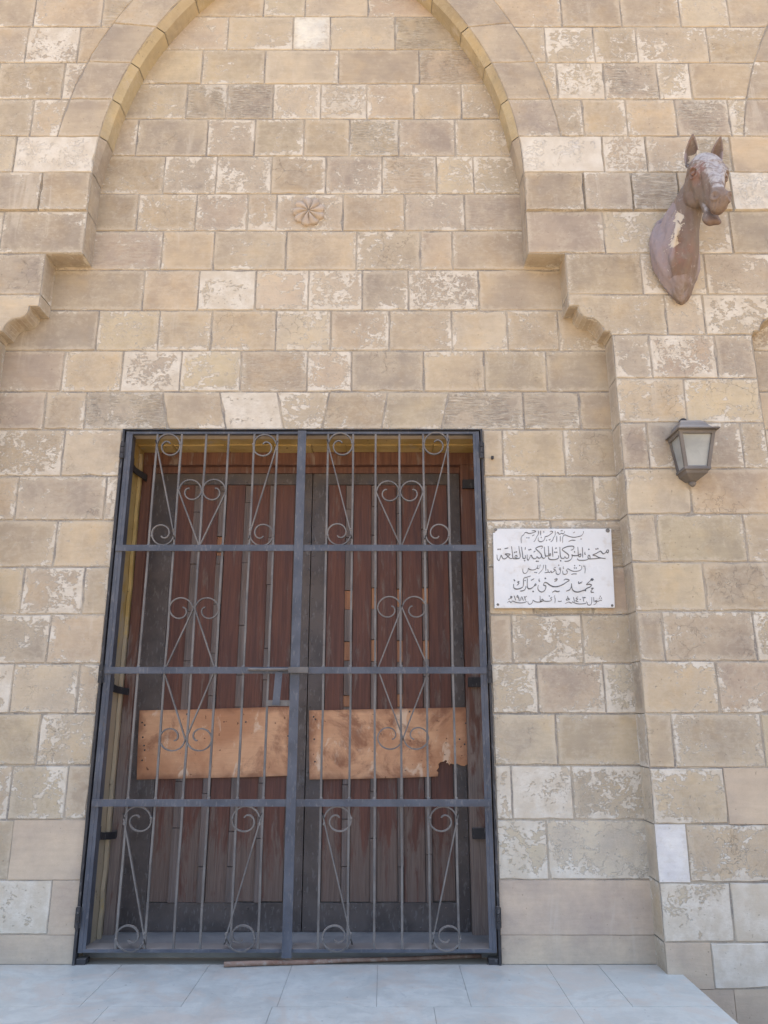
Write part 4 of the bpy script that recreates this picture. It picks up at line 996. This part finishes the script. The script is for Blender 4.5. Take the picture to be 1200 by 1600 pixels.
stack(mb, [ringq(BW + .004, yb - BD - .004, yb, zb_ + .012), ringq(BW + .012, yb - BD - .012, yb, zb_ + .004), ringq(BW + .012, yb - BD - .012, yb, zb_ - .010), ringq(BW + .002, yb - BD - .002, yb, zb_ - .014), ringq(BW - .004, yb - BD + .006, yb, zb_ - .030), ringq(.030, yb - .075, yb, zb_ - .055), ringq(.020, yb - .058, yb - .012, zb_ - .062)])
mb.build('lamp_cage', M['lamp'], lan, bevel=.0015)
pin = .004
for f in (0, 1, 2):
    mb = MB()
    if f == 0: c4 = [corner(.06, -1, 1), corner(.06, 1, 1), corner(.97, 1, 1), corner(.97, -1, 1)]; off = Vector((0, pin, 0))
    else:
        sx = -1 if f == 1 else 1; c4 = [corner(.06, sx, 0), corner(.06, sx, 1), corner(.97, sx, 1), corner(.97, sx, 0)]; off = Vector((-sx * pin, 0, 0))
    A = [p + off for p in c4]; B = [p + off * 1.8 for p in c4]
    mb.face(A); mb.face(B[::-1])
    for i in range(4): k = (i + 1) % 4; mb.face([A[i], A[k], B[k], B[i]])
    mb.build('pane', M['glass'], lan)
mb = MB(); n = 12
prof = [(.016, .0), (.021, -.008), (.02, -.018), (.013, -.026), (.009, -.030)]
cz = zb_ - .060; cy = yb - .036
rings = [[Vector((lx + r * math.cos(2 * PI * i / n), cy + r * math.sin(2 * PI * i / n), cz + z)) for i in range(n)] for r, z in prof]
for a, b in zip(rings, rings[1:]):
    for i in range(n): k = (i + 1) % n; mb.face([a[i], b[i], b[k], a[k]])
mb.face(rings[-1]); mb.build('finial', M['lamp'], lan, smooth=True, merge=.0001)
mb = MB(); p0 = Vector((lx - .012, yb - .02, ez + .098))
mb.sweep([p0 + Vector((.022 * math.cos(t), -.008, .026 * math.sin(t))) for t in [PI * i / 10 for i in range(11)]], [(-.006, -.006), (.006, -.006), (.006, .006), (-.006, .006)], Vector((0, 1, 0)))
mb.build('hanging_loop', M['dark_iron'], lan)

# ------------------------------------------------------------------ HORSE HEAD
def make_horse():
    bm = bmesh.new(); N = 24
    def loft(rings, taper=False):
        V = []
        for c, u, v, ru, rv, pw in rings:
            row = []
            for i in range(N):
                a = 2 * PI * i / N; ca, sa = math.cos(a), math.sin(a)
                kx = 1.0 - (.52 * max(0, sa) ** 2.2 if taper else 0)
                row.append(bm.verts.new(c + u * (ru * kx * math.copysign(abs(ca) ** pw, ca)) + v * (rv * (1.18 if taper and sa > 0 else 1) * math.copysign(abs(sa) ** pw, sa))))
            V.append(row)
        for a, b in zip(V, V[1:]):
            for i in range(N): k = (i + 1) % N; bm.faces.new([a[i], a[k], b[k], b[i]])
        bm.faces.new(V[0][::-1]); bm.faces.new(V[-1])
    X = Vector((1, 0, 0))
    poll = Vector((2.045, -.5, 4.735)); SC = 1.055
    al = R(28.9); yaw = R(.9); roll = R(6.9)
    rot = Matrix.Rotation(yaw, 3, 'Z')
    ax = rot @ Vector((0, -math.sin(al), -math.cos(al)))           # poll to muzzle
    nf = rot @ Vector((0, -math.cos(al), math.sin(al)))            # out of the forehead
    lt = rot @ X
    ax, lt = ax * math.cos(roll) - lt * math.sin(roll), lt * math.cos(roll) + ax * math.sin(roll)
    def H(s, n, l=0.0): return poll + (ax * s + nf * n + lt * l) * SC
    # neck: wide oval on the wall, rising and coming forward to the poll
    nk = [((1056, 402, .03), .172, .315, 90), ((1055, 398, -.03), .166, .30, 88), ((1056, 388, -.07), .150, .26, 80), ((1060, 372, -.10), .128, .21, 66),
          ((1067, 350, -.125), .108, .15, 52), ((1076, 325, -.15), .098, .115, 42), ((1086, 298, -.18), .088, .10, 34), ((1096, 268, -.22), .066, .075, 30)]
    nk = [(at(p[0], p[1], -DF + p[2]), ru, rv_, ang) for p, ru, rv_, ang in nk]
    rg = []
    for c, ru, rv_, ang in nk:
        # axis direction has elevation 90-ang ... ring plane spanned by X and v
        e = R(90 - ang); d = Vector((0, -math.cos(e), math.sin(e))); v = X.cross(d)
        rg.append((Vector(c), X, v, ru, rv_, .92))
    loft(rg, True)
    # skull and upper jaw
    hd = [(-.03, -.085, .045, .05, .9), (-.01, -.085, .072, .076, .9), (.03, -.088, .092, .096, .85), (.09, -.098, .104, .110, .74), (.15, -.108, .108, .120, .68), (.20, -.110, .098, .120, .68), (.26, -.102, .076, .108, .66), (.32, -.090, .058, .092, .66),
          (.38, -.077, .049, .074, .66), (.43, -.071, .047, .066, .68), (.475, -.069, .049, .061, .74), (.52, -.073, .058, .063, .8), (.555, -.081, .058, .058, .82), (.575, -.088, .045, .044, .86), (.588, -.092, .024, .024, .9)]
    loft([(H(s, n), lt, nf, w_ * SC, d_ * SC, p_) for s, n, w_, d_, p_ in hd])
    # round cheeks of the jaw
    for sd_ in (-1, 1):
        loft([(H(s, n, sd_ * l), lt, nf, a, b, 1.0) for s, n, l, a, b in ((.05, -.16, .045, .03, .04), (.10, -.175, .052, .042, .062), (.16, -.187, .056, .048, .080), (.22, -.187, .053, .044, .074), (.28, -.17, .042, .034, .05), (.31, -.155, .036, .02, .03))])
    # lower jaw hanging a little open
    lj = [(.22, -.165, .055, .045), (.30, -.165, .046, .036), (.37, -.168, .042, .028), (.43, -.170, .046, .024), (.475, -.177, .052, .021), (.51, -.181, .057, .021), (.54, -.179, .057, .022), (.564, -.173, .048, .019), (.574, -.168, .028, .010)]
    loft([(H(s, n), lt, nf, w_ * SC, d_ * SC, .95) for s, n, w_, d_ in lj])
    # throat fills the gap between jaw and neck
    loft([(H(-.03, -.13), lt, nf, .07, .08, 1), (H(.03, -.17), lt, nf, .07, .08, 1), (H(.09, -.20), lt, nf, .05, .06, 1)])
    # brow ridges, eyes and nostril wings
    for sd_ in (-1, 1):
        for s, n, l, r in ((.160, -.050, .080, .030), (.190, -.064, .082, .029), (.125, -.058, .082, .028), (.515, -.037, .038, .025), (.54, -.041, .042, .025)):
            m = Matrix.Translation(H(s, n, sd_ * l)); bmesh.ops.create_icosphere(bm, subdivisions=2, radius=r, matrix=m)
    # ears: cupped leaves
    for sd_ in (-1, 1):
        base = H(-.012, -.10, .004 + sd_ * .066); up = (Vector((.19 + sd_ * .05, -.08, 1))).normalized()
        fwd = Vector((sd_ * .35 - .12, -1, -.05)).normalized(); side = up.cross(fwd).normalized(); fwd = side.cross(up).normalized()
        rows = []
        for i in range(11):
            t = i / 10; wv = .040 * (math.sin(PI * min(1, .26 + .60 * t)) ** 1.0) * (1 - t ** 5) * (1 - .25 * t) + .002
            row = []
            for j in range(9):
                a = (j / 8 * 2 - 1); x = wv * math.sin(a * 1.5); y = -1.35 * wv * math.cos(a * 1.5) + .03
                row.append(base + up * (.225 * t) + side * x + fwd * y)
            rows.append(row)
        thk = .0085
        def nrm(i, j):
            a = rows[min(i + 1, 10)][j] - rows[max(i - 1, 0)][j]; b = rows[i][min(j + 1, 8)] - rows[i][max(j - 1, 0)]
            n_ = a.cross(b); return n_.normalized() if n_.length > 1e-9 else fwd
        F1 = [[bm.verts.new(rows[i][j] + nrm(i, j) * thk * .6) for j in range(9)] for i in range(11)]
        F2 = [[bm.verts.new(rows[i][j] - nrm(i, j) * thk * .6) for j in range(9)] for i in range(11)]
        for i in range(10):
            for j in range(8):
                bm.faces.new([F1[i][j], F1[i][j + 1], F1[i + 1][j + 1], F1[i + 1][j]]); bm.faces.new([F2[i][j], F2[i + 1][j], F2[i + 1][j + 1], F2[i][j + 1]])
            bm.faces.new([F1[i][0], F1[i + 1][0], F2[i + 1][0], F2[i][0]]); bm.faces.new([F1[i][8], F2[i][8], F2[i + 1][8], F1[i + 1][8]])
        for j in range(8):
            bm.faces.new([F1[0][j], F2[0][j], F2[0][j + 1], F1[0][j + 1]]); bm.faces.new([F1[10][j], F1[10][j + 1], F2[10][j + 1], F2[10][j]])
    # muscle ridges and mane roll down the neck
    def rope(pts, r0, r1):
        n = len(pts); rg = []
        for i, p in enumerate(pts):
            t = (pts[min(i + 1, n - 1)] - pts[max(i - 1, 0)]).normalized(); u = t.orthogonal().normalized(); v = t.cross(u)
            r = r0 + (r1 - r0) * i / (n - 1); rg.append((p, u, v, r, r, 1))
        loft(rg)
    rope([at(px_, py_, -DF + y_) for px_, py_, y_ in ((1076, 285, -.17), (1060, 310, -.14), (1046, 335, -.10), (1034, 358, -.06), (1026, 385, -.02), (1028, 415, .0))], .020, .026)
    rope([at(px_, py_, -DF + y_) for px_, py_, y_ in ((1085, 338, -.20), (1080, 365, -.20), (1074, 395, -.178), (1069, 425, -.138), (1066, 462, -.065))], .024, .016)
    rope([at(px_, py_, -DF + y_) for px_, py_, y_ in ((1062, 338, -.18), (1056, 370, -.19), (1051, 400, -.160), (1053, 430, -.118), (1058, 460, -.055))], .022, .014)
    bmesh.ops.recalc_face_normals(bm, faces=bm.faces)
    me = bpy.data.meshes.new('raw'); bm.to_mesh(me); bm.free()
    tmp = bpy.data.objects.new('raw', me); scn.collection.objects.link(tmp)
    md = tmp.modifiers.new('r', 'REMESH'); md.mode = 'VOXEL'; md.voxel_size = .0046
    dg = bpy.context.evaluated_depsgraph_get(); dg.update()
    out = bpy.data.meshes.new_from_object(tmp.evaluated_get(dg))
    bpy.data.objects.remove(tmp)
    bm = bmesh.new(); bm.from_mesh(out)
    hs = lambda p: ((p - poll).dot(ax) / SC, (p - poll).dot(nf) / SC, (p - poll).dot(lt) / SC)
    def keep(v): s, n, l = hs(v.co); return s > -.02
    for it in range(4): bmesh.ops.smooth_vert(bm, verts=[v for v in bm.verts if keep(v)], factor=.5, use_axis_x=True, use_axis_y=True, use_axis_z=True)
    for it in range(2): bmesh.ops.smooth_vert(bm, verts=[v for v in bm.verts if not keep(v)], factor=.4, use_axis_x=True, use_axis_y=True, use_axis_z=True)
    for v in bm.verts:
        if v.co.z < 4.45 and v.co.x > 1.93: v.co.x = 1.93 + (v.co.x - 1.93) * (1 - .10 * min(1, (4.45 - v.co.z) / .15))
    bm.normal_update()
    cl = out.color_attributes
    layer = bm.verts.layers.float_color.new('worn')
    G = lambda d2, r: math.exp(-d2 / (r * r))
    near = lambda q: min(bm.verts, key=lambda v: (v.co - q).length_squared).co.copy()
    EY = {g_: near(H(.195, -.048, g_ * .12)) for g_ in (-1, 1)}; NO = {g_: near(H(.552, -.020, g_ * .052)) for g_ in (-1, 1)}
    for v in bm.verts:
        s, n, l = hs(v.co); a = abs(l); sg = 1 if l > 0 else -1
        nv = v.normal; disp = 0.0
        # eye: lid ring round a ball; nostril: an opening with a raised rim
        ev_ = (v.co - EY[sg]).length / SC; nv_ = (v.co - NO[sg]).length / SC
        if ev_ < .08: disp += .007 * G((ev_ - .031) ** 2, .006) - .013 * G((ev_ - .0215) ** 2, .0055) - .002 * G(ev_ ** 2, .014)
        if nv_ < .08: disp -= .036 * G(nv_ ** 2, .0175); disp += .009 * G((nv_ - .029) ** 2, .007)
        if a > .05: disp -= .010 * G((s - .255) ** 2 + (n + .072) ** 2, .022); disp += .007 * G((s - .135) ** 2 + (n + .04) ** 2, .016)
        # mouth corner and wrinkles on the nose
        if n > -.12 and s > .50 and a < .05: disp -= .0045 * max(0, math.sin(l * 330 + s * 25)) ** 3 * G((s - .56) ** 2, .03)
        # cheek hollow and face bones
        if .24 < s < .42 and a > .035: disp -= .007 * G((n + .10) ** 2, .03) * G((s - .33) ** 2, .06)
        disp += .0022 * mnoise.noise(v.co * 14) + .0012 * mnoise.noise(v.co * 38)
        if s > .2 or (v.co.z < 4.6): disp += (.004 if s > .2 and v.co.z > 4.6 else .014) * mnoise.noise(Vector((v.co.x * 17, v.co.y * 17, v.co.z * 3.0))) + (.0 if v.co.z > 4.6 else .004 * mnoise.noise(Vector((v.co.x * 45, v.co.y * 45, v.co.z * 6))))
        v.co += nv * disp
    for v in bm.verts:
        s, n, l = hs(v.co)
        head = s > -.04 and n > (-.272 if .03 < s < .36 else -.25) and abs(l) < .14
        neck = not head and v.co.z < 4.8
        brow = 0.0
        if head:
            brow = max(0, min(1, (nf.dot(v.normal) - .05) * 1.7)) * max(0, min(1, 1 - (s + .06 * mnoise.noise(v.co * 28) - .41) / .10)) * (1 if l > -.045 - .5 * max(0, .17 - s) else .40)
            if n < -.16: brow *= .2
        zz = v.co.z; cxn = 1.93 + max(0, zz - 4.2) * .25; chalk = bare = 0.0
        if neck:
            chalk = .12 + .9 * max(0, min(1, (abs(v.co.x - cxn) - .065) / .06)) + (.45 if zz < 3.98 else 0)
            bare = .10 + .85 * math.exp(-((v.co.x - (1.86 + (zz - 4.25) * .28)) / .034) ** 2) * (1 if zz > 4.16 else .25)
        red = G((Vector((s, n, l)) - Vector((.20, -.03, -.075))).length_squared, .085) if head else G((zz - 4.12) ** 2 + (v.co.x - 1.82) ** 2, .12) * .8
        v[layer] = (brow, chalk, bare, red)
    bm.to_mesh(out); bm.free()
    out.materials.clear(); out.materials.append(M['horse'])
    out.polygons.foreach_set('use_smooth', [True] * len(out.polygons))
    out.name = 'horse_head_sculpture'
    o = bpy.data.objects.new('horse_head_sculpture', out); link(o)
    return tag(o, 'life-size brown painted horse head and neck with peeling paint, mounted high on the pier', 'sculpture')
make_horse()
